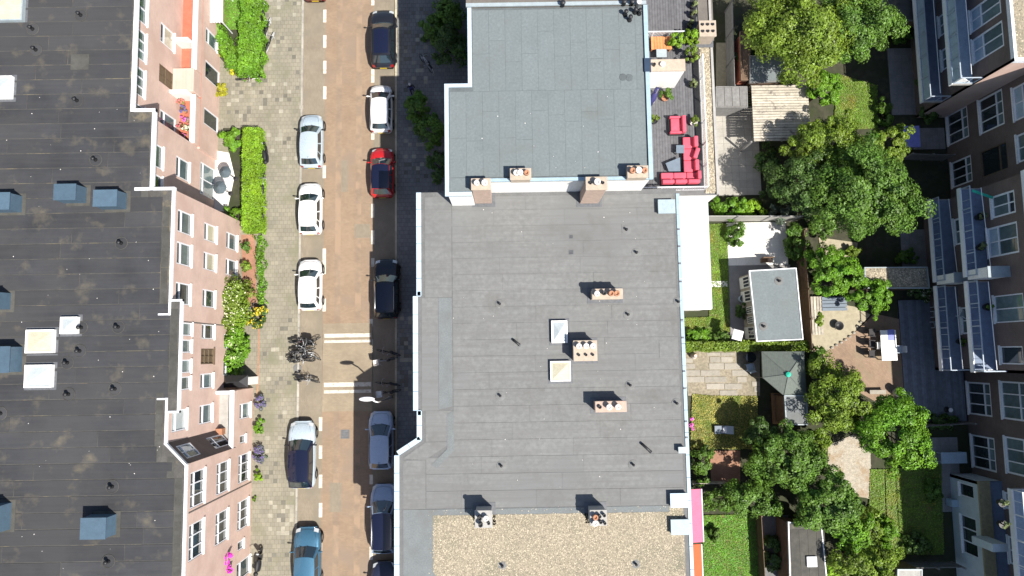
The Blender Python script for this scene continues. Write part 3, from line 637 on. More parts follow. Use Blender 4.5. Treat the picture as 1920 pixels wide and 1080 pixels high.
parapet(YBAL1, YBAL0 + 2, XAG - .26, XAG, 3.95); parapet(YBB1, YBB0, XAG - .26, XAG, 3.95)
MB().box(XA1, XAG - .28, YBB0 - .1, YBB0 + .12, 3.05, 4.6).build('terrace_divider', 'white_paint', left)
MB().box(XA1, XAG - .002, YBB0 + .14, YBAL1 - .03, 3.05, 4.25).build('stair_head', 'side_brick', left, bevel=.04, seg=1)
MB().box(XA1, XAG - .3, YBAL1 + 1.9, YBAL1 + 2.0, 3.05, 4.6).build('terrace_divider', 'white_paint', left)
# closing walls of the steps in the facade
for x0, x1, y in ((XA1, XA2, YA), (XA2, XB, YB)): MB().box(x0 - .2, x1 - .001, y - .2, y - .001, 0 if x0 == XA2 else 3.05, ZR - .27).build('wall', 'side_brick', left)
# D: ground floor comes forward, balcony on top, then the splayed bay and the main front
wins = W([(462, 770, 1.05, S1, sk), (460, 823, .55, (1.4, 2.4), dict(pane='glass_dark', transom=None)), (459, 877, 1.9, S1, dict(cols=3, **dk)), (457, 964, 1.9, S1, dict(cols=3, **dk)), (455, 1022, .6, (1.4, 2.4), dict(pane='glass_dark', transom=None)), (450, 1066, 1.2, (.15, 2.5), sk),
          (370, 915, 2.05, S3, dict(cols=3, **dk)), (368, 1012, 2.05, S3, dict(cols=3, **dk)), (418, 895, 1.95, S2, dict(cols=3, **dk)), (417, 988, 1.95, S2, dict(cols=3, **dk))], YBOT)
YP0 = PY(437, 733, 3.9)
facade(left, (XD, YBOT), N1, YG1 - YBOT, 0, ZR - .3, [w for w in wins if w[0] + w[1] / 2 < YG1 - YBOT], 'facade_brick')
wg = [(w[0] - (YG1 - YBOT), *w[1:]) for w in wins if w[0] - w[1] / 2 > YG1 - YBOT]
facade(left, (XD, YG1), N1, YP0 - YG1, 0, 3.05, wg, 'facade_brick')
MB().box(XB - .1, XD - .001, YP0 - .2, YP0, 0, 3.05).build('wall', 'side_brick', left)
MB().box(XB, XD - .002, YG1 - .0, YP0 - .002, 2.85, 3.04).build('balcony_floor', 'concrete', left)
dn = Vector((RD - RD0, 0)); gd = Vector((XD - XB, YG1 - YG0)); gl = gd.length; gd.normalize(); gn = (-gd.y, gd.x)
nG = (-gd.y, gd.x) if -gd.y > 0 else (gd.y, -gd.x)
facade(left, (XD, YG1), nG, gl, 3.05, ZR - .3, [(gl / 2, 1.0, 7.7, 9.5, dict(pane='glass_sky', cols=2, transom=.75, sill=False, name='window')), (gl / 2, .95, 3.2, 5.6, dict(pane='glass_dark', cols=2, transom=.7, sill=False))], 'facade_brick_dark')  # dark brick puts the shade of the splayed face into its colour
p = MB().box(XD - .2, XD - .012, YG1 + .05, YP0 - .02, 3.052, 3.55).build('parapet', 'facade_brick', left)
MB().box(XD - .25, XD + .04, YG1 + .02, YP0 + .03, 3.55, 3.66).build('coping', 'white_trim', p); MB().box(XB, XD - .26, YP0 - .22, YP0, 3.052, 3.64).build('coping', 'white_trim', p)
MB().box(XB + .01, XB + .45, YG1 + .9, YG1 + 1.3, 3.05, 3.6).build('planter', 'terracotta', left)
# dark lines: drain grooves and the string course
for y0, x in ((PY(380, 618, 5) + .35, XB), (PY(430, 930, 5), XD)): MB().box(x, x + .03, y0 - .03, y0 + .03, .2, ZR - .6).build('rain_pipe', 'felt_brown', left)
# roof furniture
for px, py in ((62, 55), (68, 94), (145, 189), (180, 300), (152, 29), (228, 456), (222, 613), (153, 614), (150, 658), (127, 680), (129, 739), (216, 729), (211, 912), (204, 1052), (2, 775)): vent(left, px, py, ZR, .4, .085, 'felt_black')
skylight(left, 47, 618, 100, 662, ZR, ZR + .25, 'glass_tan'); skylight(left, 45, 684, 97, 727, ZR, ZR + .25, 'glass_milky'); skylight(left, 112, 594, 144, 626, ZR, ZR + .3, 'glass_milky'); skylight(left, -20, 142, 21, 184, ZR, ZR + .25, 'glass_milky'); skylight(left, -30, -20, 42, 38, ZR, ZR + .3, 'glass_tan', 'zinc')
def roofbox(px0, py0, px1, py1, h=.95):
    x0, x1, y0, y1 = prect(px0, py0, px1, py1, ZR + h)
    b = MB().add([(x0 - .03, y0 - .02, ZR), (x1 + .06, y0 - .02, ZR), (x1 + .06, y1 + .02, ZR), (x0 - .03, y1 + .02, ZR), (x0, y0, ZR + h), (x1 - .02, y0, ZR + h), (x1 - .02, y1, ZR + h), (x0, y1, ZR + h)],
                 [(4, 5, 6, 7), (0, 1, 5, 4), (1, 2, 6, 5), (2, 3, 7, 6), (3, 0, 4, 7)]).build('roof_box', 'blue_cladding', left)
    MB().box(x0 - .04, x1 + .02, y0 - .04, y1 + .04, ZR + h, ZR + h + .03).build('lid', 'blue_cladding', b)
    MB().box(x0 + .1, x1 + .28, y0 - .18, y1 + .18, ZR + .005, ZR + .03).build('upstand', 'felt_moss', b)
for a in ((102, 346, 142, 374), (176, 357, 219, 386), (-25, 362, 18, 392), (152, 972, 198, 1010), (-40, 950, -4, 1000), (-40, 651, 18, 698), (-40, 548, -4, 578)): roofbox(*a)
MB().box(PX(134, 101, ZR), PX(168, 101, ZR), PY(150, 131, ZR), PY(150, 102, ZR), ZR + .01, ZR + .034).build('felt_patch', 'felt_moss', roofL)
# tiny bright debris and droppings on both roofs belong to the felt surfaces
g = random.Random(21)
def specks(par, n, x0, y0, x1, y1, z):
    for _ in range(n):
        x, y = P(g.uniform(x0, x1), g.uniform(y0, y1), z); r = g.uniform(.012, .035)
        MB().lathe(x, y, [(r, z + .02), (r * .5, z + .034)], 5).build('pale_pebble', 'pot_white', par)
specks(roofL, 45, 5, 180, 300, 1070, ZR)

# ------------------------------------------------------------------ centre, lower house with the big grey roof
ZC = 8.8; CE = 10.15
low = T('terraced_house', 'wide grey felt roofed house with pale blue coping in the middle of the picture', 'building', (2, -2, 0))
w1, w2, w3 = PX(789, 460, ZC), PX(783, 660, ZC), PX(748, 950, ZC)
YN_, y1_, y2_ = PY(800, 361, ZC), PY(786, 555, ZC), PY(786, 770, ZC); y3_, y4_ = PY(790, 825, ZC), PY(748, 853, ZC); yS0 = PY(748, 1092, ZC)
lo_poly = [(w1, YN_), (w1, y1_), (w2, y1_), (w2, y2_), (w1, y2_), (w1, y3_), (w3, y4_), (w3, yS0), (w1, yS0 - 1), (w1, -24), (CE, -24), (CE, YN_)]
inset = .14
MB().prism([(x + (inset if x < 0 else -inset), y) for x, y in lo_poly], 0, ZC - .25).build('wall', 'facade_brick_dark', low)
roofC = MB().prism(lo_poly, ZC - .25, ZC).build('roof', 'felt_grey_base', low)
def cop_run(par, x0, y0, x1, y1, step=1.05, w=.26, z=ZC, m='coping_blue', h=.09):
    d = Vector((x1 - x0, y1 - y0)); L = d.length; d.normalize(); n = Vector((d.y, -d.x)); k = max(1, round(L / step))
    for i in range(k): MB().obox((x0, y0), d, n, i * L / k + .012, (i + 1) * L / k - .012, -w, 0.03, z - .06, z + h).build('coping', m, par)
for a, b in zip(lo_poly[:8], lo_poly[1:8]): cop_run(low, *b, *a)
cop_run(low, CE, YN_ - .3, CE, -14, 1.3, .18, m='gutter_blue', h=.05)
YGR = PY(1000, 962, ZC)                                   # gravel begins
wborder = w1 + 1.9
def westC(y): return w1 if y > y1_ else w2 if y > y2_ else w1 if y > y3_ else (w1 + (w3 - w1) * (y3_ - y) / (y3_ - y4_) if y > y4_ else w3)
g = random.Random(31); y = YGR + .35
while y < YN_ - .35:
    h = min(.98, YN_ - .3 - y); x = wborder + .0
    if y < y3_ + .1: x = max(westC(y + .02), westC(y + h)) + 1.6
    cuts = [x]; x += g.uniform(2, 5)
    while x < CE - 2: cuts.append(x); x += g.uniform(4.2, 6)
    cuts.append(CE - .22)
    for a, b in zip(cuts, cuts[1:]):
        z = ZC + .004 + g.uniform(0, .003)
        MB().add([(a + .006, y + .006, z), (b - .006, y + .006, z), (b - .006, y + h - .006, z + .012), (a + .006, y + h - .006, z + .012), (a + .006, y + .006, ZC - .01), (b - .006, y + .006, ZC - .01), (b - .006, y + h - .006, ZC - .01), (a + .006, y + h - .006, ZC - .01)],
                 [(0, 1, 2, 3), (0, 4, 5, 1), (1, 5, 6, 2), (2, 6, 7, 3), (3, 7, 4, 0)]).build('felt_sheet', 'felt_grey', roofC)
    y += h
def sheet(par, pts, z, m, t=.012): MB().prism(pts, z - .01, z + t).build('felt_sheet', m, par)
sheet(roofC, [(w1 + .25, YN_ - .3), (wborder - .05, YN_ - .3), (wborder - .05, y1_ - .1), (w1 + .25, y1_ - .1)], ZC, 'felt_grey')
xb1, xb2 = PX(822, 650, ZC), PX(852, 650, ZC)
sheet(roofC, [(w2 + .25, y1_ - .13), (xb1, y1_ - .13), (xb1, y2_), (w2 + .25, y2_)], ZC, 'felt_grey')
sheet(roofC, [(xb1 + .01, y1_ - .13), (wborder - .05, y1_ - .13), (wborder - .05, PY(840, 762, ZC)), (xb1 + .01, PY(820, 768, ZC))], ZC, 'felt_grey_pale', .02)
sheet(roofC, [(w1 + .25, y2_ - .03), (wborder - .05, y2_ - .03), (wborder - .05, y3_ - .1), (w1 + .25, y3_ - .1)], ZC, 'felt_grey')
sheet(roofC, [(w1 + .25, y3_ - .13), (wborder - .05, y3_ - .13), (w3 + 1.55, y4_ - .3), (w3 + .25, y4_ - .2)], ZC, 'felt_grey', .016)
sheet(roofC, [(w3 + .25, y4_ - .33), (w3 + 1.55, y4_ - .33), (w3 + 1.55, YGR + .33), (w3 + .25, YGR + .33)], ZC, 'felt_grey')
sheet(roofC, [P(838, 776, ZC), P(851, 770, ZC), P(851, 845, ZC), P(820, 878, ZC), P(808, 872, ZC), P(838, 842, ZC)], ZC + .014, 'felt_grey_pale', .012)
xg = PX(812, 1010, ZC)
sheet(roofC, [(w3 + .25, YGR + .3), (CE - 1.1, YGR + .3), (CE - 1.1, YGR - .05), (xg, YGR - .05), (xg, -12.6), (xg + 1.5, -14), (w3 + .25, -14)], ZC, 'felt_grey_pale', .02)
gr = [(xg, YGR - .05), (CE - 1.1, YGR - .05), (CE - 1.1, YGR + .35), (CE - .3, YGR + .35), (CE - .3, -15), (xg + 1.6, -15), (xg, -12.6)]
MB().prism(gr, ZC, ZC + .03).build('gravel_bed', 'gravel_bed', low)
pebbles('gravel', None, gr, ZC + .025, .034, 30000, 'gravel_tan', 4, low); pebbles('gravel', None, [(xg - .25, YGR + .3), (CE - .3, YGR + .3), (CE - .3, YGR - .1), (xg, YGR - .1), (xg, -13), (xg - .25, -13)], ZC + .02, .03, 700, 'gravel_tan', 5, low)
white_pot, black_pot, terra = 'pot_white', 'pot_black', 'terracotta'
chimney(low, 1110, 541, 1168, 561, ZC, ZC + 1.15, [(.14, .5, .15, .35, white_pot), (.38, .55, .12, .3, black_pot), (.6, .5, .15, .4, terra), (.78, .5, .16, .35, terra)])
chimney(low, 1075, 638, 1120, 677, ZC, ZC + 1.15, [(.22, .72, .15, .3, white_pot), (.52, .72, .15, .3, white_pot), (.8, .72, .15, .3, white_pot), (.22, .3, .075, .12, black_pot), (.52, .3, .075, .12, black_pot), (.8, .3, .075, .12, black_pot)], 'render_pink')
chimney(low, 1116, 752, 1175, 773, ZC, ZC + 1.15, [(.14, .5, .1, .15, black_pot), (.42, .5, .15, .35, white_pot), (.7, .5, .15, .35, white_pot)], 'render_pink', 'render_pink')
chimney(low, 890, 957, 923, 990, ZC, ZC + 1.35, [(.3, .65, .13, .5, black_pot), (.65, .6, .14, .3, white_pot), (.35, .25, .12, .35, black_pot), (.8, .3, .08, .2, black_pot)], 'concrete', 'concrete')
chimney(low, 1106, 956, 1138, 986, ZC, ZC + 1.35, [(.3, .6, .14, .3, terra), (.55, .65, .09, .3, black_pot), (.82, .7, .09, .25, black_pot), (.6, .3, .09, .3, black_pot), (.85, .2, .08, .2, black_pot), (.28, .22, .15, .25, white_pot)], 'concrete', 'concrete')
skylight(low, 1034, 601, 1064, 643, ZC, ZC + .28, 'glass_milky', dome=.22); skylight(low, 1032, 677, 1070, 715, ZC, ZC + .28, 'glass_tan', dome=.22)
for px, py in ((1174, 431), (1193, 474), (937, 570), (1177, 590), (1181, 722), (938, 742), (940, 873), (1187, 871), (942, 1060), (1192, 1057), (1271, 566), (1268, 756)): vent(low, px, py, ZC, .28, .06, 'felt_grey')
for px, py, s in ((1071, 444, .11), (1071, 473, .14)):
    x, y = P(px, py, ZC); gb = MB().box(x - s, x + s, y - s, y + s, ZC, ZC + .035).build('roof_drain', 'lead', low)
    for k in range(3): MB().box(x - s * .8, x + s * .8, y - s * .7 + k * s * .55, y - s * .5 + k * s * .55, ZC + .035, ZC + .045).build('bar', 'pot_black', gb)
for px, py, a, L in ((968, 642, -.7, .5), (1211, 839, -.75, .75)):
    x, y = P(px, py, ZC); dx, dy = math.cos(a) * L / 2, math.sin(a) * L / 2
    v = MB().tube([(x - dx, y - dy, ZC + .12), (x + dx, y + dy, ZC + .22)], .08, 8).build('bent_flue', 'pot_black', low, True); MB().lathe(x + dx, y + dy, [(.1, ZC), (.08, ZC + .2)], 8).build('collar', 'lead', v)
x0, x1, y0, y1 = prect(1236, 638, 1264, 671, ZC); MB().box(x0, x1, y0, y1, ZC + .008, ZC + .03).build('felt_patch', 'felt_grey', roofC)
for a, m_ in (((1234, 374, 1266, 400), 'hatch_lid'), ((1257, 925, 1290, 952), 'coping_blue'), ((1258, 974, 1293, 1003), 'hatch_lid'), ((1272, 838, 1286, 850), 'zinc')):
    x0, x1, y0, y1 = prect(*a, ZC + .35); b = MB().box(x0 + .04, x1 - .02, y0 + .04, y1 - .04, ZC, ZC + .3).build('roof_hatch', 'zinc', low); MB().box(x0, x1, y0, y1, ZC + .3, ZC + .36).build('lid', m_, b)
for py in (430, 462, 494, 528, 600, 633, 696, 728, 790, 820): 
    x, y = P(1273 + (py - 430) * .03, py, ZC); MB().box(CE - .02, CE + .12, y - .05, y + .05, ZC - .2, ZC + .07).build('gutter_bracket', 'lead', low)
specks(roofC, 40, 850, 380, 1250, 950, ZC)
# white roofed ground floor extension behind it
ex0, ex1, ey0, ey1 = prect(1272, 366, 1329, 578, 3.1); ex0 = CE - .16
ext = MB().box(ex0, ex1, ey0, ey1 - .02, 0, 3.0).build('extension', 'white_paint', low)
MB().box(ex0, ex1 + .05, ey0 - .06, ey1 - .03, 3.0, 3.1).build('roof', 'white_roof', ext)
MB().box(ex0, ex1 + .02, ey0 - .1, ey0 - .066, 2.86, 3.07).build('eaves_board', 'white_trim', ext)
MB().box(ex1 + .052, ex1 + .10, ey0 - .06, ey1 - .03, 2.95, 3.08).build('gutter', 'zinc', ext)
x, y = P(1279, 584, 3.1); MB().lathe(CE + .35, ey0 + .25, [(.18, 3.1), (.18, 3.14), (.05, 3.2)], 14).build('vent_cap', 'canvas_green', ext)
# lit awnings over the ground floor further south
def awning(px0, py0, px1, py1, m, z1=2.9, label=None):
    x0, x1, y0, y1 = prect(px0, py0, px1, py1, 2.6); x0 = CE - .13
    a = MB().add([(x0, y0, z1), (x1, y0, z1 - .5), (x1, y1, z1 - .5), (x0, y1, z1), (x0, y0, z1 - .04), (x1, y0, z1 - .54), (x1, y1, z1 - .54), (x0, y1, z1 - .04)], [(0, 1, 2, 3), (7, 6, 5, 4), (0, 4, 5, 1), (1, 5, 6, 2), (2, 6, 7, 3), (3, 7, 4, 0)]).build('awning', m, low)
    MB().box(x1, x1 + .06, y0, y1, z1 - .6, z1 - .47).build('front_bar', 'white_trim', a); MB().tube([(x0, y1 - .05, z1 - .8), (x1, y1 - .05, z1 - .56)], .02).build('arm', 'white_trim', a); MB().tube([(x0, y0 + .05, z1 - .8), (x1, y0 + .05, z1 - .56)], .02).build('arm', 'white_trim', a)
awning(1288, 918, 1318, 1018, 'awning_pink'); awning(1288, 1022, 1318, 1110, 'awning_orange')
MB().box(CE - .14, CE + .25, PY(1292, 905, 2.5), PY(1292, 820, 2.5), 2.3, 2.5).build('door_canopy', 'timber_pale', low)

# ------------------------------------------------------------------ centre, taller house with the green grey roof
ZU = 11.8; ZT = 6.2
up = T('terraced_house', 'taller house with green grey felt roof in long strips and white south wall', 'building', (3, 17, 0))
u0, u1, uE = PX(835, 250, ZU), PX(878, 90, ZU), PX(1219, 200, ZU); uyS, uyW, uyN = PY(1000, 339, ZU), PY(850, 158, ZU), PY(1000, 14, ZU); uyL = PY(860, 367, ZU); ux2 = PX(885, 366, ZU)
up_poly = [(u1, uyN), (u1, uyW), (u0, uyW), (u0, uyL), (ux2, uyL), (ux2, uyS), (uE, uyS), (uE, uyN)]
MB().prism([(u1 + .12, uyN), (u1 + .12, uyW - .12), (u0 + .12, uyW - .12), (u0 + .12, uyL + .08), (ux2, uyL + .08), (ux2, uyS + .05), (uE - .1, uyS + .05), (uE - .1, uyN)], 0, ZU - .22).build('wall', 'white_paint', up)
roofU = MB().prism(up_poly, ZU - .22, ZU).build('roof', 'felt_green_base', up)
ymid = PY(1000, 170, ZU)
def cols_u(x0, x1, ya, yb, seed):
    g = random.Random(seed); x = x0
    while x < x1 - .1:
        w = min(.94, x1 - x); cuts = [ya, ya + g.uniform(.35, .8) * (yb - ya), yb]
        for a, b in zip(cuts, cuts[1:]):
            z = ZU + .004 + g.uniform(0, .003)
            MB().add([(x + .009, a + .009, z), (x + w - .009, a + .009, z + .012), (x + w - .009, b - .009, z + .012), (x + .009, b - .009, z), (x + .009, a + .009, ZU - .01), (x + w - .009, a + .009, ZU - .01), (x + w - .009, b - .009, ZU - .01), (x + .009, b - .009, ZU - .01)],
                     [(0, 1, 2, 3), (0, 4, 5, 1), (1, 5, 6, 2), (2, 6, 7, 3), (3, 7, 4, 0)]).build('felt_sheet', 'felt_green', roofU)
        x += w
cols_u(u1 + .25, uE - .3, ymid, uyN - .12, 3); cols_u(u0 + .25, uE - .3, uyS + .25, min(ymid, uyW - .3), 4)
sheet(roofU, [(u0 + .25, uyL + .2), (ux2 - .02, uyL + .2), (ux2 - .02, uyS + .22), (u0 + .25, uyS + .22)], ZU, 'felt_green')
def bar(x0, x1, y0, y1, z0, z1, m='coping_blue', name='coping', par=up): return MB().box(x0, x1, y0, y1, z0, z1).build(name, m, par)
bar(u1 - .03, u1 + .2, uyW - .002, uyN, ZU - .05, ZU + .1); bar(u0 - .03, u1 + .2, uyW - .2, uyW - .004, ZU - .05, ZU + .1); bar(u0 - .03, u0 + .2, uyL + .2, uyW - .202, ZU - .05, ZU + .1); bar(u0 - .03, ux2, uyL - .03, uyL + .198, ZU - .05, ZU + .1)
bar(ux2, uE, uyS - .03, uyS + .16, ZU - .05, ZU + .06, 'gutter_blue'); bar(uE - .22, uE + .02, uyS, uyN, ZU - .05, ZU + .12, 'gutter_blue', 'gutter'); bar(uE - .28, uE + .1, PY(1215, 136, ZU), PY(1215, 111, ZU), ZU + .0, ZU + .16, 'dark_blue_metal', 'gutter_outlet')
chimney(up, 883, 334, 920, 356, ZC, ZU + .75, [(.3, .5, .14, .3, white_pot), (.7, .5, .16, .35, white_pot)], 'render_pink')
chimney(up, 956, 315, 996, 337, ZU, ZU + .75, [(.3, .5, .15, .3, white_pot), (.48, .5, .15, .35, white_pot), (.78, .5, .14, .3, terra)], apron=False)
chimney(up, 1098, 331, 1139, 356, ZC, ZU + .75, [(.22, .5, .08, .12, black_pot), (.5, .5, .16, .4, white_pot), (.78, .5, .08, .12, black_pot)], 'render_pink')
chimney(up, 1176, 310, 1216, 333, ZU, ZU + .75, [(.22, .5, .15, .3, terra), (.5, .5, .16, .35, white_pot), (.78, .5, .14, .3, terra)], apron=False)
for px, py in ((1172, 28), (1180, 38), (1190, 24), (1198, 26)): vent(up, px, py, ZU, .5, .1, 'felt_green', False)
for px, py in ((1168, 145), (1180, 146)): MB().lathe(*P(px, py, ZU), [(.22, ZU + .02), (.2, ZU + .035)], 12).build('felt_patch', 'felt_green_base', up)
specks(roofU, 12, 860, 160, 1180, 330, ZU)
# roof terrace wing
tx1 = PX(1340, 220, ZT - .2); tyS = uyS - .05 + .25; tyS = PY(1300, 364, ZT)
wing = MB().box(uE - .1, tx1, tyS, 30, 0, ZT - .25).build('terrace_wing', 'white_paint', up)
MB().box(uE - .1, tx1 + .02, tyS - .04, 30, ZT - .25, ZT - .2).build('deck_base', 'concrete_dark', wing)
gx0, gx1 = PX(1318, 220, ZT), PX(1338, 220, ZT)
x = uE - .06
while x < gx0 - .2: MB().box(x, x + .17, tyS + .5, 30, ZT - .2, ZT - .15).build('deck_board', 'deck_grey', wing); x += .182
MB().box(gx0, gx1, tyS + .1, PY(1325, 75, ZT), ZT - .2, ZT - .12).build('gravel_bed', 'gravel_bed', wing)
pebbles('gravel', None, [(gx0, tyS + .1), (gx1, tyS + .1), (gx1, PY(1325, 75, ZT)), (gx0, PY(1325, 75, ZT))], ZT - .125, .05, 2600, 'gravel_tan', 6, wing)
MB().box(gx1, tx1 + .03, tyS, 30, ZT - .2, ZT - .02).build('edge_coping', 'concrete', wing)
MB().box(gx0, gx1 + .3, PY(1325, 75, ZT) + .02, 30, ZT - .2, ZT - .13).build('felt_roof', 'felt_brown', wing)
chimney(up, 1311, 38, 1343, 68, ZT, ZT + 1.3, [(.2, .72, .08, .1, black_pot), (.5, .72, .08, .1, black_pot), (.8, .72, .08, .1, black_pot), (.2, .3, .08, .1, black_pot), (.5, .3, .08, .1, black_pot), (.8, .3, .08, .1, black_pot)])
cx0, cx1, cy0, cy1 = prect(1218, 111, 1285, 133, 8.9); cx0 = uE - .08
st = MB().box(cx0, cx1 - .03, cy0 + .03, cy1 - .03, ZT - .2, 8.8).build('chimney', 'white_paint', up); MB().box(cx0, cx1, cy0, cy1, 8.8, 8.9).build('cap', 'render_tan', st)
for fx, r, m_ in ((.2, .07, black_pot), (.34, .1, black_pot), (.52, .16, white_pot)): MB().lathe(cx0 + (cx1 - cx0) * fx, (cy0 + cy1) / 2, [(r, 8.89), (r, 9.1), (r * .6, 9.1), (r * .5, 9.04)], 12).build('chimney_pot', m_, st)
# railings of the terrace, each baluster real
def railing(par, x0, y0, x1, y1, z0, h, m='rail_white', step=.11, r=.016, top=.03, name='railing'):
    """posts, top and bottom rail, balusters"""
    d = Vector((x1 - x0, y1 - y0)); L = d.length; d.normalize(); mb = MB(); n = (d.y, -d.x)
    mb.obox((x0, y0), d, n, 0, L, -top, top, z0 + h - .05, z0 + h); mb.obox((x0, y0), d, n, 0, L, -.02, .02, z0 + .06, z0 + .1)
    k = int(L / 1.6) + 1
    for i in range(k + 1): u = L * i / k; mb.obox((x0, y0), d, n, max(0, u - .03), min(L, u + .03), -.031, .031, z0, z0 + h - .051)
    u = step
    while u < L: mb.obox((x0, y0), d, n, u - r, u + r, -r, r, z0 + .101, z0 + h - .051); u += step
    return mb.build(name, m, par)
railing(wing, uE + .15, tyS + .3, gx0 - .06, tyS + .3, ZT - .15, .95); railing(wing, gx0 - .06, tyS + .35, gx0 - .06, PY(1318, 110, ZT), ZT - .15, .95); railing(wing, uE + .1, PY(1250, 58, ZT + .9), gx0 - .5, PY(1250, 58, ZT + .9), ZT - .15, 1.0, step=.09)
dkx = PX(1300, 150, ZT)
for k in range(22):
    y = PY(1300, 300, ZT) + k * .52
    MB().box(dkx + .02, gx0 - .12, y, y + .5, ZT - .149, ZT - .12).build('railing_shadow_tile', 'pot_black', wing)  # black tiles stand for the lattice shadow of the railing on the deck
# neighbour to the north
nb = T('terraced_house', 'house with brown felt roof cut off by the top edge of the picture', 'building', (3, 27, 0))
ny0 = uyN + .02
MB().box(u1 - .02, uE - .1, ny0, 36, 0, ZU - .1).build('wall', 'facade_brick_dark', nb)
nr = MB().box(u1 - .1, uE - .05, ny0, 36, ZU - .1, ZU + .12).build('roof', 'felt_brown', nb)
for i in range(4): MB().box(u1 + .2, uE - .2, ny0 + .25 + i * .98, ny0 + 1.2 + i * .98, ZU + .11, ZU + .132).build('felt_sheet', 'felt_brown', nr)
MB().box(u1 - .1, uE - .05, ny0 - .01, ny0 + .2, ZU + .12, ZU + .2).build('coping', 'zinc', nb)
for px, py, m_ in ((1055, 7, black_pot), (1170, 5, black_pot), (1185, 5, black_pot), (1197, 6, white_pot)):
    x, y = P(px, py, ZU + .3); MB().lathe(x, y, [(.13, ZU + .1), (.12, ZU + .45), (.16, ZU + .47), (.12, ZU + .55)], 12).build('vent_pipe', m_, nb, True)

# ------------------------------------------------------------------ right hand block, its garden side in shade
right = T('apartment_block', 'brick apartment block with stacked balconies along the right edge, in shade', 'building', (38, 3, 0))
XRW, XRB, XBAL = 32.6, 30.45, 29.0
NW = (-1, 0)
def ry(px, py, z): return PY(px, py, z)
yb_top = PY(1903, 112, ZR); ym0, ym1 = PY(1822, 345, 7.4), PY(1843, 700, 7.4) ; yb2 = PY(1880, 918, 7.4)
MB().box(XRW + .3, 46, -24, 34, 0, ZR - .3).build('core', 'concrete_dark', right)
for y0, y1 in ((yb_top, 34), (ym1, ym0)): MB().box(XRB + .25, XRW + .31, y0 + .1, y1 - .1, 0, ZR - .3).build('core', 'concrete_dark', right)
MB().prism([(46, 34), (XRB - .12, 34), (XRB - .12, yb_top), (XRW - .12, yb_top), (XRW - .12, ym0), (XRB - .12, ym0), (XRB - .12, ym1), (XRW - .12, ym1), (XRW - .12, -24), (46, -24)], ZR - .3, ZR).build('roof', 'gravel_bed', right)
for a in ((XRB - .2, XRB - .02, yb_top - .1, 34), (XRW - .2, XRW - .02, ym0 + .12, yb_top - .12), (XRB - .2, XRB - .02, ym1 - .1, ym0 + .1)): MB().box(*a, ZR - .2, ZR + .1).build('roof_trim', 'white_trim', right)
MB().box(XRB - .2, XRW - .22, yb_top - .12, yb_top + .1, ZR - .2, ZR + .103).build('roof_trim', 'white_trim', right)
pebbles('gravel', None, [(XRB, yb_top), (36, yb_top), (36, 24), (XRB, 24)], ZR, .06, 1500, 'gravel_tan', 8, right)
dg = dict(pane='glass_dark'); dsk = dict(pane='glass_sky')
def RW(lst, y1):
    return [(y1 - PY(px, py, (z0 + z1) / 2), w, z0, z1, kw) for px, py, w, z0, z1, kw in lst]
gp_ = dict(pane='panel_blue', upper='glass_sky', cols=2, transom=.36, fw=.11); g3 = dict(pane='glass_dark', upper='glass_sky', cols=3, transom=.72, fw=.11); g2 = dict(pane='glass_sky', upper='glass_dark', cols=2, transom=.72, fw=.11)
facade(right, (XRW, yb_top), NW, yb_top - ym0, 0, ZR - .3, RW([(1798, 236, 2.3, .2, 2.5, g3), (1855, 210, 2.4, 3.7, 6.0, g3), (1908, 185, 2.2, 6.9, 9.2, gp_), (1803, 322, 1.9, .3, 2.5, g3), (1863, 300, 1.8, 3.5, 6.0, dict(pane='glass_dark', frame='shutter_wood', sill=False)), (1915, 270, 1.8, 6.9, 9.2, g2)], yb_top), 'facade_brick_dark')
gs = dict(pane='glass_sky', cols=3, transom=.7, fw=.11)
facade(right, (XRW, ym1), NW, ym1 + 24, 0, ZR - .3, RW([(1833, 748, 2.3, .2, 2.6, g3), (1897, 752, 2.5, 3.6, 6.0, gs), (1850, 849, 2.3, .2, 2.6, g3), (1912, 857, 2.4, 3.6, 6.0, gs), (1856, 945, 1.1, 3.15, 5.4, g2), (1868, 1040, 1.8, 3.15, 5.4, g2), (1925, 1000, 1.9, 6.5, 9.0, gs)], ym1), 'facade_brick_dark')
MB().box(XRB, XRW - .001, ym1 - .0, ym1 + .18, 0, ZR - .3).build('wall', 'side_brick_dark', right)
MB().box(XRB, XRW - .001, yb_top - .0, yb_top + .18, 0, ZR - .3).build('wall', 'side_brick', right)  # paler brick puts the sunlight on this side wall into its colour
def bay(y0, y1, wins, levels=(3.2, 6.4), bx=XBAL, panel='panel_blue', cols='rail_grey', infill=True):
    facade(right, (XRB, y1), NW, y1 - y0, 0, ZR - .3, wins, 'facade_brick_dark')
    for i, z in enumerate(levels):
        b = MB().box(bx, XRB - .002, y0 + .05, y1 - .05, z - .2, z).build('balcony', 'concrete', right)
        MB().box(bx - .02, bx + .06, y0 + .03, y1 - .03, z - .24, z + .12).build('fascia', 'rail_white', b)
        if infill: MB().box(bx + .065, bx + .085, y0 + .1, y1 - .1, z + .15, z + .85).build('infill_panel', panel, b)
        railing(b, bx + .03, y0 + .08, bx + .03, y1 - .08, z, 1.0, cols, step=.8, r=.012)
        railing(b, bx + .08, y0 + .1, XRB - .02, y0 + .1, z, 1.0, cols, step=.8, r=.012)
        MB().box(bx + .12, XRB - .02, y0 + .12, y1 - .12, z, z + .02).build('balcony_tiles', 'panel_blue' if i and infill else 'balcony_floor', b)  # paler blue on upper floors paints in the light from the sky
L1 = 34 - yb_top
bay(yb_top, 34, RW([(1866, 22, 1.55, 6.6, 9.4, gp_), (1872, 80, 1.65, 6.6, 9.4, gp_), (1815, 35, 1.5, 3.4, 5.8, g2), (1815, 100, 1.5, 3.4, 5.8, g2)], 34), panel='panel_blue')
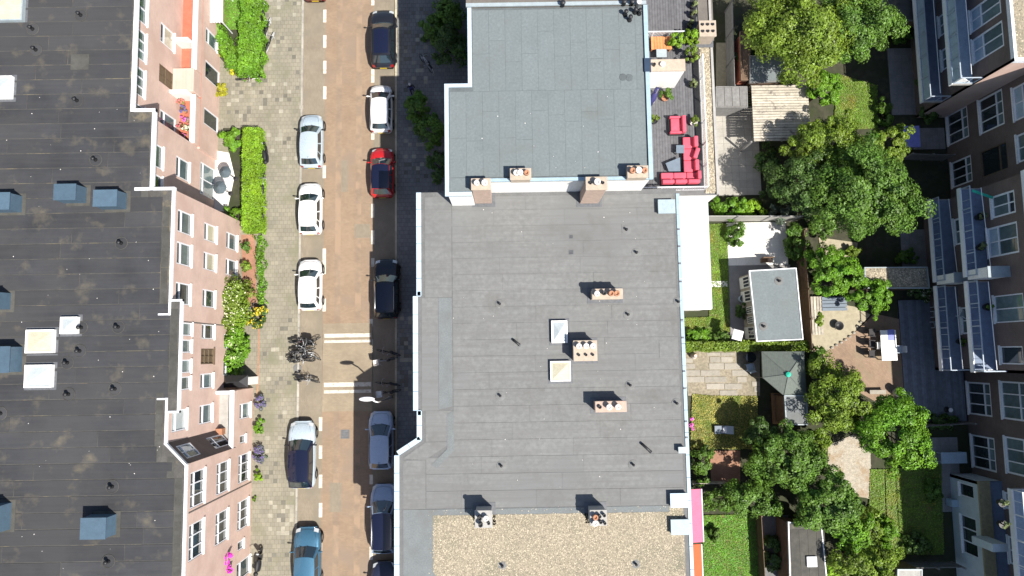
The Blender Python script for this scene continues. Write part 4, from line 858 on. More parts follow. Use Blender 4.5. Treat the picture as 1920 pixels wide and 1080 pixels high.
ymm = (ym0 + ym1) / 2
bay(ymm + .1, ym0, RW([(1897, 383, 1.4, 7.2, 9.2, g2), (1893, 450, 1.9, 6.6, 9.2, gp_), (1835, 430, 1.8, 3.4, 5.6, g2)], ym0), infill=False)
bay(ym1, ymm - .1, RW([(1905, 578, 1.7, 6.7, 9.2, dict(pane='glass_sky', cols=2, transom=None)), (1908, 666, 1.1, 6.9, 8.8, dict(pane='glass_dark', transom=None)), (1840, 600, 1.8, 3.4, 5.6, g2), (1800, 668, .8, .9, 2.4, dict(pane='glass_dark', transom=None))], ymm - .1), infill=False)
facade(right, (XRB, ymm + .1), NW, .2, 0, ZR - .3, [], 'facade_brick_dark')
for z, a in ((3.2, (1775, 503, 1812, 530)), (6.4, (1834, 497, 1868, 545))):
    y0 = PY(a[0], a[3], z + 1.9); y1 = y0 + .75
    bx_ = MB().box(XBAL + .1, XRB - .01, ymm - .06, ymm + .55, z + .02, z + 1.9).build('storage_cupboard', 'white_paint', right); MB().box(XBAL + .06, XRB - .012, ymm - .1, ymm + .59, z + 1.9, z + 1.97).build('lid', 'zinc', bx_)
# lowest stretch: ground floor front with mossy ledge, terrace behind it, balcony above
fx, yl = 31.0, PY(1810, 904, 3.1)
facade(right, (fx, yl), NW, yl + 24, 0, 3.0, RW([(1801, 920, .9, 1.0, 2.5, dict(pane='glass_dark', transom=None)), (1806, 1005, 2.6, .9, 2.5, dict(pane='glass_dark', cols=3, transom=None))], yl), 'panel_pale', 'wall')
MB().box(fx - .05, fx + .72, -24, yl + .04, 3.0, 3.14).build('mossy_ledge', 'moss_ledge', right); MB().box(fx + .72, XRW - .002, -24, yl, 2.8, 3.02).build('terrace_floor', 'balcony_floor', right); MB().box(fx, XRW - .004, yl - .2, yl, 0, 2.99).build('wall', 'panel_pale', right)
yl2 = PY(1872, 922, 7.2); bx = 30.75
b = MB().box(bx, XRW - .003, -24, yl2, 6.2, 6.4).build('balcony', 'concrete', right); MB().box(bx + .1, XRW - .01, -24, yl2 - .1, 6.4, 6.42).build('balcony_tiles', 'panel_blue', b); MB().box(bx - .03, bx + .07, -24, yl2, 6.15, 6.55).build('fascia', 'rail_white', b)
railing(b, bx + .03, -24, bx + .03, yl2, 6.4, 1.0, 'rail_white', step=.8, r=.014); railing(b, bx + .1, yl2 - .05, XRW - .03, yl2 - .05, 6.4, 1.0, 'rail_white', step=.5, r=.014)
MB().tube([(bx + .75, yl2 - .1, 7.6), (bx + .8, -20, 7.6)], .025).build('washing_line', 'rail_white', right)
b = MB().box(bx - .45, bx + .5, PY(1868, 1035, 5), PY(1868, 1020, 5), 3.02, 5.0).build('storage_cupboard', 'panel_pale', right)
# upper balcony of the top bay ends in a pale triangular screen, as does the middle one
for z, yy in ((6.4, yb_top + .12), (6.4, ym1 + .16)):
    MB().add([(XBAL + .05, yy, z + 1.02), (XBAL + 1.1, yy, z + .2), (XBAL + .05, yy, z + .2), (XBAL + .05, yy + .04, z + 1.02), (XBAL + 1.1, yy + .04, z + .2), (XBAL + .05, yy + .04, z + .2)], [(0, 2, 1), (3, 4, 5), (0, 1, 4, 3), (1, 2, 5, 4), (2, 0, 3, 5)]).build('screen', 'cloth_white', right)
for z in (3.2, 6.4): 
    MB().tube([(XBAL + .55, ym0 - .3, z + 1.25), (XBAL + .75, ymm + .6, z + 1.25)], .02).build('washing_line', 'rail_white', right); MB().tube([(XBAL + .5, yb_top + .2, z + 1.3), (XBAL + .5, 30, z + 1.3)], .025).build('washing_line', 'rail_white', right); MB().tube([(XBAL + .6, ym1 + .2, z + 1.3), (XBAL + .5, ymm - .3, z + 1.3)], .025).build('washing_line', 'rail_white', right)
# ------------------------------------------------------------------ cars
def paint(name, col, rough=.3, metal=0.0): return mat(name, col, rough + .15, 0.03, 2, coat=1.0, metal=metal, spec=.15)
paint('paint_black', (0.008, 0.009, 0.014)); paint('paint_white_car', (0.8, 0.8, 0.79)); paint('paint_red', (0.42, 0.01, 0.012)); paint('paint_silver', (0.42, 0.5, 0.56), .35, .2)
paint('paint_sky', (0.40, 0.50, 0.65), .3, .1); paint('paint_teal', (0.045, 0.13, 0.21), .3, .3); paint('paint_navy', (0.012, 0.016, 0.04)); paint('paint_darkred', (0.12, 0.01, 0.012)); paint('paint_bluesilver', (0.30, 0.40, 0.55), .3, .15)
mat('car_glass', (0.012, 0.022, 0.028), 0.03, 0.0, 1, spec=1.0, coat=1.0); mat('roof_black', (0.006, 0.008, 0.024), .12, 0, 1, coat=1.0, spec=.2); mat('trim_black', (0.012, 0.012, 0.013), .6, .05, 3)
mat('lamp_clear', (0.55, 0.58, 0.6), .15, .05, 3, coat=1); mat('lamp_red', (0.3, 0.01, 0.01), .2, .05, 3, coat=1); mat('plate_yellow', (0.6, 0.42, 0.03), .6, .03, 3); mat('rim', (0.35, 0.36, 0.37), .35, .05, 3, metal=.8)
def lerp(a, b, t): return tuple(x + (y - x) * t for x, y in zip(a, b))
def car(label, px, py, L, Wd, body, roof=None, hb=.25, wt=.40, rt=.86, rb=.97, Ht=1.48, belt=.93, rails=None, sunroof=False, rz=0.0, bonnet=None, pillar=None):
    """px, py: middle of the car at 0.8 m; front points up the street"""
    x, y = P(px, py, .8); t = T('car', label, 'car', (x, y, 0.0), rz, 'cars parked along the street'); roof = roof or body; hw = Wd / 2
    Y = lambda f: L / 2 - f * L
    def plan(f):
        k = 1.0
        if f < .2: k -= .36 * ((.2 - f) / .2) ** 2.4
        if f > .87: k -= .22 * ((f - .87) / .13) ** 2.2
        return k
    def top(f):
        if f < hb: q = f / hb; return .60 + (belt - .60) * (1 - (1 - q) ** 2.6)
        if f > .93: return belt - .28 * ((f - .93) / .07) ** 2
        return belt
    fs = [0, .012, .03, .06, .1, .15, .2, hb, .33, .42, .5, .6, .7, .8, .88, .93, .965, .985, 1.0]
    mb = MB(); n = 15; ring = []
    for f in fs:
        w = hw * plan(f); z = top(f); zb = .24 + (.12 if f in (0, 1.0) else 0)
        sec = [(-.90, zb), (-.985, zb + .14), (-1.0, .52 if z > .62 else z * .8), (-.985, z - .17), (-.93, z - .045), (-.75, z + .008), (-.4, z + .028), (0, z + .034)]
        sec = sec + [(-a, b) for a, b in sec[-2::-1]]
        ring.append([(a * w, Y(f), max(b, zb)) for a, b in sec])
    for r in ring: mb.v += r
    for i in range(len(fs) - 1):
        for j in range(n - 1): a = i * n + j; mb.f.append((a, a + 1, a + n + 1, a + n))
    mb.f.append(tuple(range(n))); mb.f.append(tuple((len(fs) - 1) * n + j for j in range(n))[::-1])
    mb.f += [(i * n + n - 1, i * n, (i + 1) * n, (i + 1) * n + n - 1) for i in range(len(fs) - 1)]
    b = mb.build('body', body, t, True, world=False)
    wb, wr = hw * .93, hw * .75
    def Rf(u, s): xx = 2 * u - 1; ww = wr * (1 - .06 * abs(2 * s - 1) ** 2); return (xx * ww, (Y(wt) + .10 * (1 - xx * xx)) * (1 - s) + (Y(rt) - .05 * (1 - xx * xx)) * s, Ht - .07 * xx * xx - .05 * (2 * s - 1) ** 2)
    def Wf(u, v): xx = 2 * u - 1; return lerp((xx * wb * .96, Y(hb) + .16 * (1 - xx * xx), belt), Rf(u, 0), v)
    def Rr(u, v): xx = 2 * u - 1; return lerp((xx * wb * .92, Y(rb) - .06 * (1 - xx * xx), belt), Rf(u, 1), v)
    def Sd(sg):
        return lambda s, v: lerp((sg * wb * (.96 - .04 * s + .05 * 4 * s * (1 - s)), Y(hb) * (1 - s) + Y(rb) * s, belt), Rf(0 if sg < 0 else 1, s), v)
    cab = MB(); cab.grid(Wf, 8, 3); cab.grid(Rr, 8, 3); cab.grid(Sd(-1), 8, 3); cab.grid(Sd(1), 8, 3)
    cab.build('pillars', pillar or body, t, True, world=False)
    MB().grid(Rf, 8, 8).build('roof', roof, t, True, world=False)
    def off(f, sgn=1, d=.012):
        def h(u, v):
            e = .01; p = Vector(f(u, v)); a = Vector(f(min(u + e, 1), v)) - Vector(f(max(u - e, 0), v)); c = Vector(f(u, min(v + e, 1))) - Vector(f(u, max(v - e, 0)))
            nn = a.cross(c); nn.normalize(); ctr = Vector((0, 0, .6))
            if nn.dot(p - ctr) < 0: nn = -nn
            return p + nn * d
        return h
    sub = lambda f, u0, u1, v0, v1: (lambda u, v: f(u0 + (u1 - u0) * u, v0 + (v1 - v0) * v))
    MB().grid(off(sub(Wf, .06, .94, .06, .97)), 8, 3).build('windscreen', 'car_glass', t, True, world=False)
    MB().grid(off(sub(Rr, .08, .92, .22, .95)), 8, 3).build('rear_window', 'car_glass', t, True, world=False)
    for sg in (-1, 1):
        for a, c in ((.08, .42), (.46, .72), (.75, .92)):
            MB().grid(off(sub(Sd(sg), a, c, .10, .90)), 4, 3).build('side_window', 'car_glass', t, True, world=False)
        mr = MB(); mr.ball((sg * (hw + .10), Y(hb + .06), belt + .06), .11, .06, .075); mr.box(min(sg * hw * .88, sg * (hw + .05)), max(sg * hw * .88, sg * (hw + .05)), Y(hb + .06) - .03, Y(hb + .06) + .03, belt + .0, belt + .05)
        mr.build('mirror', body if body != 'paint_silver' else 'trim_black', t, True, world=False)
        MB().grid(lambda u, v, sg=sg: (sg * hw * (.50 + .34 * u), Y(.014 + .05 * v + .022 * u * u), .66 + .13 * v), 4, 2).build('headlight', 'lamp_clear', t, True, world=False)
        MB().grid(lambda u, v, sg=sg: (sg * hw * (.62 + .22 * u), Y(1.002 - .022 * v - .012 * u), .62 + .26 * v), 3, 2).build('tail_light', 'lamp_red', t, True, world=False)
        for f in (.185, .80):
            wl = MB(); yy = Y(f); xx = sg * (hw - .09)
            pts = [(.31, -.10), (.315, .02), (.29, .105), (.21, .11)]
            prof = [(r, a) for r, a in pts]; vs = []; fc = []; k = 18
            for r, a in prof: vs += [(xx + sg * a, yy + r * math.cos(6.2832 * i / k), .32 + r * math.sin(6.2832 * i / k)) for i in range(k)]
            for q in range(len(prof) - 1): fc += [(q * k + i, q * k + (i + 1) % k, (q + 1) * k + (i + 1) % k, (q + 1) * k + i) for i in range(k)]
            wl.add(vs, fc); w_ = wl.build('wheel', 'rubber', t, True, world=False)
            rm = MB(); rm.add([(xx + sg * .09, yy + .21 * math.cos(6.2832 * i / 12), .32 + .21 * math.sin(6.2832 * i / 12)) for i in range(12)], [tuple(range(12))]); rm.build('rim', 'rim', w_, world=False)
            MB().ring((sg * (hw * .985 + .0), yy, .34), .35, .03, 'x', 16, 4).build('wheel_arch', 'trim_black', t, True, world=False)
    MB().box(-.26, .26, Y(1.0) - .03, Y(1.0) - .01, .50, .61).build('number_plate', 'plate_yellow', t, world=False)
    MB().grid(lambda u, v: ((2 * u - 1) * hw * .45, Y(.004) + .012, .40 + .16 * v), 4, 1).build('grille', 'trim_black', t, world=False)
    wp = MB(); wp.tube([(-wb * .55, Y(hb) + .15, belt + .035), (-.02, Y(hb + .03) + .1, belt + .12)], .012, 4); wp.tube([(.05, Y(hb) + .16, belt + .035), (wb * .55, Y(hb + .03) + .09, belt + .10)], .012, 4); wp.build('wiper', 'trim_black', t, world=False)
    MB().tube([Vector(Rf(.5, .93)) + Vector((0, 0, 0)), Vector(Rf(.5, .97)) + Vector((0, -.05, .12))], .012, 4).build('aerial', 'trim_black', t, world=False)
    ln = MB()
    for sg in (-1, 1): ln.tube([(sg * hw * .55, Y(.05), top(.05) + .026), (sg * hw * .66, Y(.13), top(.13) + .02), (sg * hw * .72, Y(hb - .01), belt + .018)], .009, 4)
    ln.tube([(-hw * .5, Y(.045), top(.045) + .03), (0, Y(.03), top(.03) + .035), (hw * .5, Y(.045), top(.045) + .03)], .008, 4); ln.build('bonnet_seam', 'trim_black', t, world=False)
    if bonnet: MB().grid(lambda u, v: ((2 * u - 1) * hw * .62 * plan(.06 + (hb - .07) * v), Y(.06 + (hb - .07) * v), top(.06 + (hb - .07) * v) + .038 - .02 * (2 * u - 1) ** 2), 6, 6).build('bonnet', bonnet, t, True, world=False)
    if rails:
        for sg in (-1, 1): MB().tube([(sg * wr * .93, Y(wt + .06), Ht - .05), (sg * wr * .95, Y(wt + .1), Ht + .02), (sg * wr * .95, Y(rt - .06), Ht + .02), (sg * wr * .93, Y(rt - .03), Ht - .06)], .022, 6).build('roof_rail', rails, t, True, world=False)
    if sunroof: MB().grid(off(sub(Rf, .12, .88, .06, .93), d=.006), 6, 6).build('glass_roof', 'roof_black', t, True, world=False)
    return t
car('silver grey hatchback, upmost car on the sunny side', 583, 264, 3.95, 1.72, 'paint_silver')
car('white hatchback parked right behind the silver grey car', 581, 391, 3.75, 1.70, 'paint_white_car')
car('white hatchback on the sunny side nearest the heap of bicycles', 580.5, 534, 3.65, 1.70, 'paint_white_car', hb=.24, wt=.38)
car('silver car with black roof below the bicycles, on the sunny side', 565, 853, 4.65, 1.90, 'paint_silver', 'roof_black', Ht=1.62, rb=.975, hb=.29, wt=.43, sunroof=True, pillar='roof_black')
car('teal blue car cut off by the bottom edge, sunny side', 575, 1049, 4.3, 1.88, 'paint_teal', hb=.31, wt=.45)
car('dark red car whose tail just shows at the top edge', 590, -48, 3.9, 1.72, 'paint_darkred')
car('black SUV at the top of the shaded parking row', 718, 71, 4.45, 1.86, 'paint_black', Ht=1.62, rails='trim_black', sunroof=True, hb=.27, wt=.42)
car('white hatchback between the black SUV and the red car', 714, 203, 3.55, 1.68, 'paint_white_car', hb=.2, wt=.36)
car('red car with black glass roof in the shaded row', 716, 323, 3.65, 1.74, 'paint_red', 'roof_black', sunroof=True)
car('black estate car with silver roof rails, in the building shadow', 724, 541, 4.3, 1.86, 'paint_black', rails='steel', rt=.9, rb=.985, hb=.3, wt=.42, sunroof=True)
car('light blue hatchback in the building shadow next to the street lamp', 714, 826, 4.05, 1.76, 'paint_sky', hb=.24, wt=.42)
car('blue car with long black roof in the shaded row near the gravel roof', 719, 973, 4.7, 1.86, 'paint_bluesilver', 'roof_black', Ht=1.6, rails='steel', sunroof=True, rt=.9, rb=.98)
car('dark blue car cut off by the bottom edge, shaded row', 720, 1116, 4.4, 1.85, 'paint_navy', Ht=1.55)

# ------------------------------------------------------------------ bicycles, scooters
mat('bike_black', (0.012, 0.012, 0.013), .5, .1, 5); mat('bike_red', (0.10, 0.012, 0.02), .4, .1, 5); mat('bike_silver', (0.4, 0.42, 0.44), .35, .05, 5, metal=.5); mat('bike_white', (0.6, 0.6, 0.6), .5, .05, 5); mat('wicker', (0.2, 0.13, 0.07), .8, .2, 8); mat('crate_black', (0.02, 0.02, 0.022), .7, .1, 5)
def bicycle(label, px, py, rz, frame='bike_black', lean=.15, crate=False, z=.1, white_tyre=False, group='bicycles parked in the street'):
    x, y = P(px, py, .6 + z); t = T('bicycle', label, 'bicycle', (x, y, z), rz, group); t.rotation_euler = (0, 0, 0)
    m = Matrix.Rotation(rz, 4, 'Z') @ Matrix.Rotation(lean, 4, 'X')
    def bl(mb, name, mt, par, smooth=True):
        mb.v = [tuple(m @ Vector(v)) for v in mb.v]; return mb.build(name, mt, par, smooth, world=False)
    bb, st, hd, rw, fw, sd = (-.06, 0, .29), (-.22, 0, .78), (.38, 0, .80), (-.52, 0, .35), (.56, 0, .35), (-.25, 0, .92)
    f = MB()
    for a, b, r in ((bb, st, .02), (bb, (.40, 0, .70), .022), (st, hd, .019), (bb, rw, .015), (st, rw, .012), (hd, (.47, 0, .58), .02), ((.47, 0, .58), fw, .014), (st, sd, .014), (hd, (.35, 0, 1.0), .014)): f.tube([a, b], r, 6)
    bl(f, 'frame', frame, t)
    for c in (rw, fw):
        w = MB().ring(c, .33, .024, 'y', 22, 5); w_ = bl(w, 'wheel', 'bike_white' if white_tyre else 'rubber', t)
        s = MB()
        for k in range(10): a = k * .628; s.tube([c, (c[0] + .31 * math.cos(a), 0, c[2] + .31 * math.sin(a))], .004, 3)
        bl(s, 'spokes', 'bike_silver', w_); bl(MB().ring(c, .37, .016, 'y', 14, 4) if c is rw else MB().ring(c, .05, .02, 'y', 8, 4), 'mudguard' if c is rw else 'hub', frame, t)
    bl(MB().tube([(.20, -.29, .98), (.33, -.2, 1.02), (.36, 0, 1.0), (.33, .2, 1.02), (.20, .29, .98)], .014, 6), 'handlebar', 'bike_silver', t)
    bl(MB().ball((-.27, 0, .95), .15, .085, .04), 'saddle', 'bike_black', t)
    r = MB(); r.box(-.72, -.30, -.07, .07, .73, .75); r.tube([(-.7, .06, .74), rw], .008, 4); r.tube([(-.7, -.06, .74), rw], .008, 4); bl(r, 'luggage_rack', 'bike_black', t, False)
    p = MB().ring((-.06, .05, .29), .09, .01, 'y', 12, 4); p.tube([(-.06, .08, .29), (.06, .08, .18)], .01, 4); p.box(.02, .1, .08, .17, .165, .19); bl(p, 'crank', 'bike_silver', t)
    if crate:
        c = MB(); c.box(.42, .80, -.2, .2, .80, .82); c.box(.42, .80, -.2, -.185, .82, 1.04); c.box(.42, .80, .185, .2, .82, 1.04); c.box(.42, .435, -.185, .185, .82, 1.04); c.box(.785, .80, -.185, .185, .82, 1.04); bl(c, 'crate', crate if isinstance(crate, str) else 'crate_black', t, False)
    return t
bicycle('dark red bicycle with crate, upmost of the heap by the raised crossing', 562, 636, .06, 'bike_red', .25, True)
bicycle('black bicycle second from the top in the heap by the crossing', 568, 645, -.12, 'bike_black', -.2, True)
bicycle('silver bicycle in the middle of the heap by the crossing', 566, 654, .08, 'bike_silver', .2)
bicycle('black bicycle with pale tyres, fourth from the top in the heap', 564, 663, -.05, 'bike_black', -.15, white_tyre=True)
bicycle('dark bicycle fifth from the top in the heap by the crossing', 562, 672, .05, 'bike_black', .25)
bicycle('black bicycle lowest of the heap, leaning over', 566, 679, 3.2, 'bike_black', .4)
bicycle('black bicycle with raised front wheel at the right of the heap', 577, 641, .5, 'bike_black', .3)
bicycle('dark bicycle lying across the left end of the heap', 552, 650, .9, 'bike_black', .5)
bicycle('silver bicycle at the lower right of the heap', 577, 668, -.4, 'bike_silver', -.3)
bicycle('black city bicycle squeezed between the lower rows of the heap', 558, 668, .2, 'bike_black', .1, True)
bicycle('grey bicycle standing alone below the heap, upper of two', 572, 707, -.1, 'bike_silver', .3)
bicycle('black bicycle standing alone below the heap, lower of two', 574, 715, -.2, 'bike_black', -.3)
bicycle('black bicycle on the shaded pavement level with the upper stripes', 727, 663, 2.9, 'bike_black', .2, group=None)
bicycle('bicycle with pale crate on the shaded pavement by the upper stripes', 722, 672, 3.3, 'bike_silver', -.2, 'pot_white', group=None)
bicycle('dark bicycle on the shaded pavement level with the lower stripes', 726, 722, 3.0, 'bike_black', .2, group=None)
bicycle('bicycle with lilac saddlebag on shaded pavement near the street lamp', 728, 733, 3.25, 'bike_black', -.15, 'cloth_white', group=None)
bicycle('black bicycle against the hedge at the top left, uppermost', 490, 20, 1.75, 'bike_black', .2, group=None)
bicycle('bicycle with white tyres beside the top left hedge, middle one', 497, 50, 1.3, 'bike_black', .3, white_tyre=True, group=None)
bicycle('bicycle with white tyres beside the top left hedge, lowest one', 501, 76, 1.2, 'bike_black', .35, white_tyre=True, group=None)
bicycle('bicycle with white tyres below the top left hedge, near the yellow shrub', 462, 143, .05, 'bike_red', .35, white_tyre=True, group=None)
bicycle('bicycle leaning on the lower end of the long clipped hedge', 490, 398, 1.6, 'bike_black', .2, group=None)
bicycle('bicycle leaning on the middle of the long clipped hedge', 491, 345, 1.55, 'bike_silver', .2, group=None)
bicycle('bicycle standing by the potted plants and the flowering climber', 462, 583, 1.0, 'bike_silver', .2, group=None)
bicycle('bicycle in the shade beside the upmost dark bushes', 797, 118, 2.2, 'bike_white', .2, group=None)
def scooter(label, px, py, rz):
    x, y = P(px, py, .6); t = T('motor_scooter', label, 'scooter', (x, y, .1), rz, 'motor scooters on the pavement')
    b = MB(); b.grid(lambda u, v: ((-.75 + .75 * u), (.17 + .05 * math.sin(3.14 * u)) * math.cos(3.14159 * v) , .42 + (.20 + .12 * (1 - u)) * math.sin(3.14159 * v)), 8, 8); b.build('rear_body', 'paint_black', t, True, world=False)
    MB().ball((-.35, 0, .78), .42, .14, .07, 12, 6).build('seat', 'trim_black', t, True, world=False)
    MB().box(-.05, .35, -.16, .16, .22, .28).build('footboard', 'trim_black', t, world=False)
    MB().grid(lambda u, v: (.34 + .12 * v + .06 * math.sin(3.14 * u), -.2 + .4 * u, .28 + .62 * v), 6, 5).build('leg_shield', 'paint_black', t, True, world=False)
    MB().tube([(.33, -.34, 1.02), (.45, -.15, 1.05), (.46, .15, 1.05), (.33, .34, 1.02)], .018, 6).build('handlebar', 'trim_black', t, True, world=False)
    MB().ball((.5, 0, .92), .08, .12, .1).build('headlight', 'lamp_clear', t, True, world=False)
    MB().ball((-.88, 0, .74), .18, .17, .12).build('top_box', 'trim_black', t, True, world=False)
    for sg in (-1, 1): MB().ball((.4, sg * .33, 1.14), .02, .06, .05).build('mirror', 'trim_black', t, True, world=False)
    for xx in (-.55, .62): MB().ring((xx, 0, .23), .17, .06, 'y', 16, 6).build('wheel', 'rubber', t, True, world=False)
    return t
scooter('black motor scooter beside the upper part of the long clipped hedge', 496, 284, 1.75); scooter('black motor scooter by the brick wall near the bottom edge', 485, 1050, 1.45)

# ------------------------------------------------------------------ street lamp, person
lx, ly = P(733, 745, 0.1); hx, hy = P(688, 748, 5.0)
lamp = T('street_lamp', 'tall street lamp with white oval head reaching over the road', 'street lamp', (lx, ly, .1))
bx_, by_ = lx, ly
MB().lathe(lx, ly, [(.14, .1), (.14, .5), (.09, .55), (.065, 2.5), (.05, 4.4), (.045, 4.9)], 12).build('pole', 'concrete', lamp, True)
MB().tube([(lx, ly, 4.85), (lx - .15, ly + .05, 5.0), (lx - .45, hy, 5.08), (hx + .3, hy, 5.06)], .05, 8).build('arm', 'rail_white', lamp, True)
hd = MB().ball((hx, hy, 5.05), .52, .155, .09, 16, 8).build('lamp_head', 'white_trim', lamp, True); MB().ball((hx - .05, hy, 4.99), .36, .11, .06, 12, 6).build('lens', 'glass_milky', hd, True)
def person(label, px, py, rz):
    x, y = P(px, py, 1.0); t = T('person', label, 'person', (x, y, .1), rz)
    J = [((0, 0, .92), .13), ((0, 0, 1.12), .125), ((0, .01, 1.32), .135), ((0, .02, 1.46), .07), ((0, .03, 1.54), .055),
         ((.10, 0, .86), .095), ((.11, .13, .48), .06), ((.11, .10, .08), .042), ((.11, .24, .04), .035),
         ((-.10, 0, .86), .095), ((-.11, -.04, .48), .06), ((-.11, -.26, .13), .042), ((-.11, -.16, .04), .035),
         ((.19, 0, 1.38), .065), ((.25, -.10, 1.12), .048), ((.25, -.02, .88), .034),
         ((-.19, 0, 1.38), .065), ((-.25, .08, 1.12), .048), ((-.24, .24, .94), .034)]
    E = [(0, 1), (1, 2), (2, 3), (3, 4), (0, 5), (5, 6), (6, 7), (7, 8), (0, 9), (9, 10), (10, 11), (11, 12), (2, 13), (13, 14), (14, 15), (2, 16), (16, 17), (17, 18)]
    me = bpy.data.meshes.new('body'); me.from_pydata([j[0] for j in J], E, []); o = bpy.data.objects.new('body', me); C.objects.link(o); o.parent = t
    sk_ = o.modifiers.new('skin', 'SKIN'); sb = o.modifiers.new('sub', 'SUBSURF'); sb.levels = sb.render_levels = 2
    for i, j in enumerate(J): me.skin_vertices[0].data[i].radius = (j[1], j[1] * .85)
    me.skin_vertices[0].data[0].use_root = True; me.materials.append(M('jacket'))
    h = MB().ball((0, .04, 1.64), .078, .098, .12, 14, 10); h.ball((0, .14, 1.63), .014, .02, .022, 6, 4); h.ball((.078, .03, 1.64), .012, .02, .03, 6, 4); h.ball((-.078, .03, 1.64), .012, .02, .03, 6, 4); hd_ = h.build('head', 'skin', t, True, world=False)
    MB().ball((0, .015, 1.685), .09, .108, .1, 14, 8).build('hair', 'hair_grey', hd_, True, world=False)
    for sg in (-1, 1): MB().ball((sg * .03, .128, 1.655), .012, .008, .009, 6, 4).build('eye', 'rubber', hd_, True, world=False)
    MB().box(-.022, .022, .126, .134, 1.58, 1.588).build('mouth', 'blossom_red', hd_, world=False)
    for sx, sy, sz in ((.25, .0, .82), (-.24, .27, .88)):
        hm = MB().ball((sx, sy, sz), .022, .04, .045, 8, 6)
        for k in range(4): hm.tube([(sx + (k - 1.5) * .014, sy + .02, sz - .03), (sx + (k - 1.5) * .015, sy + .03, sz - .07), (sx + (k - 1.5) * .014, sy + .02, sz - .095 + abs(k - 1.2) * .006)], [.008, .007, .005], 5)
        hm.tube([(sx + .02, sy + .02, sz), (sx + .036, sy + .04, sz - .035), (sx + .034, sy + .045, sz - .06)], [.01, .009, .006], 5); hm.build('hand', 'skin', t, True, world=False)
    lg = MB()
    MB().box(-.16, .16, -.2, -.08, 1.02, 1.42).build('backpack', 'navy_cloth', t, world=False, bevel=.04)
    return t
person('grey haired person in dark clothes walking on the shaded pavement', 771, 166, .35)

# ------------------------------------------------------------------ front gardens on the left
def patch(name, pts, z, m, z0=None): return struct(MB().prism([P(a, b, z) for a, b in pts], z - .05 if z0 is None else z0, z).build(name, m))
patch('flower_bed', [(376, 0), (490, 0), (490, 140), (440, 140), (405, 100)], .125, 'soil'); patch('front_yard_lawn', [(412, 0), (452, 0), (452, 56), (418, 56)], .14, 'turf'); patch('flower_bed', [(418, 240), (490, 240), (490, 440), (425, 400), (440, 330)], .125, 'soil')
grass('grass', 'small vivid lawn inside the top left hedge', [P(420, 0, .14), P(452, 0, .14), P(449, 56, .14), P(424, 56, .14)], .14, 'grass_vivid', 1, 420)
hedge('hedge', 'tall hedge along the pavement at the top left corner of the street', [P(452, -5, 1.3), P(489, -5, 1.3), P(489, 95, 1.3), P(482, 138, 1.3), P(446, 138, 1.3), P(446, 80, 1.3)], 1.35, 'leaf_bright', 1, lump=.13)
hedge('hedge', 'low curved hedge between brick wall and vivid little lawn', [P(376, 5, .9), P(395, 25, .9), P(425, 68, .9), P(445, 92, .9), P(445, 132, .9), P(425, 125, .9), P(404, 70, .9), P(378, 40, .9)], .95, 'leaf_bright', 2, lump=.14)
hedge('hedge', 'long straight clipped hedge of yellow green beside the pavement', [P(455, 239, 1.3), P(486, 239, 1.3), P(488, 432, 1.3), P(453, 432, 1.3)], 1.35, 'leaf_lime', 3, dens=420, leaf=.06)
shrub('round_shrub', 'round dark green bush at the upper end of the clipped hedge', 437, 261, .75, .75, 1.3, 'leaf_bright', 31, 30, 90); shrub('round_shrub', 'leafy bush at the lower end of the clipped hedge against the wall', 440, 405, .8, .6, 1.0, 'leaf_bright', 32)
shrub('round_shrub', 'small bright yellow shrub in front of a door', 414, 168, .45, .5, .95, 'leaf_yellow', 33, 18, 80); shrub('flowering_shrub', 'yellow flowering plant by the wall in the top left garden', 405, 92, .5, .5, .7, 'leaf_yellow', 34, 16, 60, flower='blossom_yellow')
shrub('flowering_shrub', 'yellow plant at the lower edge of the top left hedge', 437, 133, .3, .4, .6, 'leaf_yellow', 35, 10, 60, flower='blossom_yellow', nfl=30)
for px, py, m_, lb in ((461, 463, 'leaf_mid', 'dark green ball shaped box plant in pot before the brick wall'), (461, 500, 'leaf_olive', 'yellow green ball shaped box plant in pot before the brick wall')):
    s = shrub('potted_plant', lb, px, py, .38, .38, .7, m_, px + py, 20, 70, .05, .35, 'plant'); x, y = s.location[:2]; MB().lathe(x, y, [(.2, .1), (.26, .4), (.28, .45), (.2, .45), (.19, .40)], 14).build('pot', 'terracotta', s)
cl = shrub('climbing_shrub', 'tall climbing shrub with pale blossoms covering the brick wall', 438, 568, 1.05, 2.0, 3.0, 'leaf_olive', 41, 90, 100, .09, flower='blossom_white', nfl=260, fs=.07)
shrub('climbing_shrub', 'lower climbing shrub with pale blossoms next to the black porch', 436, 652, .85, 2.0, 2.4, 'leaf_bright', 42, 70, 90, .09, flower='blossom_white', nfl=110, fs=.06)
shrub('round_shrub', 'dark round bush at the edge of the pale blossoming climber', 457, 645, .5, .55, 1.0, 'leaf_bright', 43)
shrub('flowering_shrub', 'bush full of orange yellow flowers at the pavement edge', 483, 593, .7, .8, 1.1, 'leaf_dark', 44, 26, 80, flower='blossom_yellow', nfl=170, fs=.08)
hedge('hedge', 'narrow green hedge strip along the pavement below the clipped hedge', [P(477, 440, .8), P(489, 440, .8), P(492, 570, .8), P(482, 570, .8)], .55, 'leaf_bright', 5, dens=200, lump=.14)
for px, py, m_, fl, lb, r in ((487, 755, 'leaf_grey', 'blossom_purple', 'purple lavender clump level with the balcony', (.35, .7)), (486, 850, 'leaf_grey', 'blossom_purple', 'long lavender clump beside the lower brick wall', (.4, .85))):
    shrub('lavender', lb, px, py, r[0], r[1], .6, m_, px + py, 20, 60, .05, .1, flower=fl, nfl=260, fs=.05)
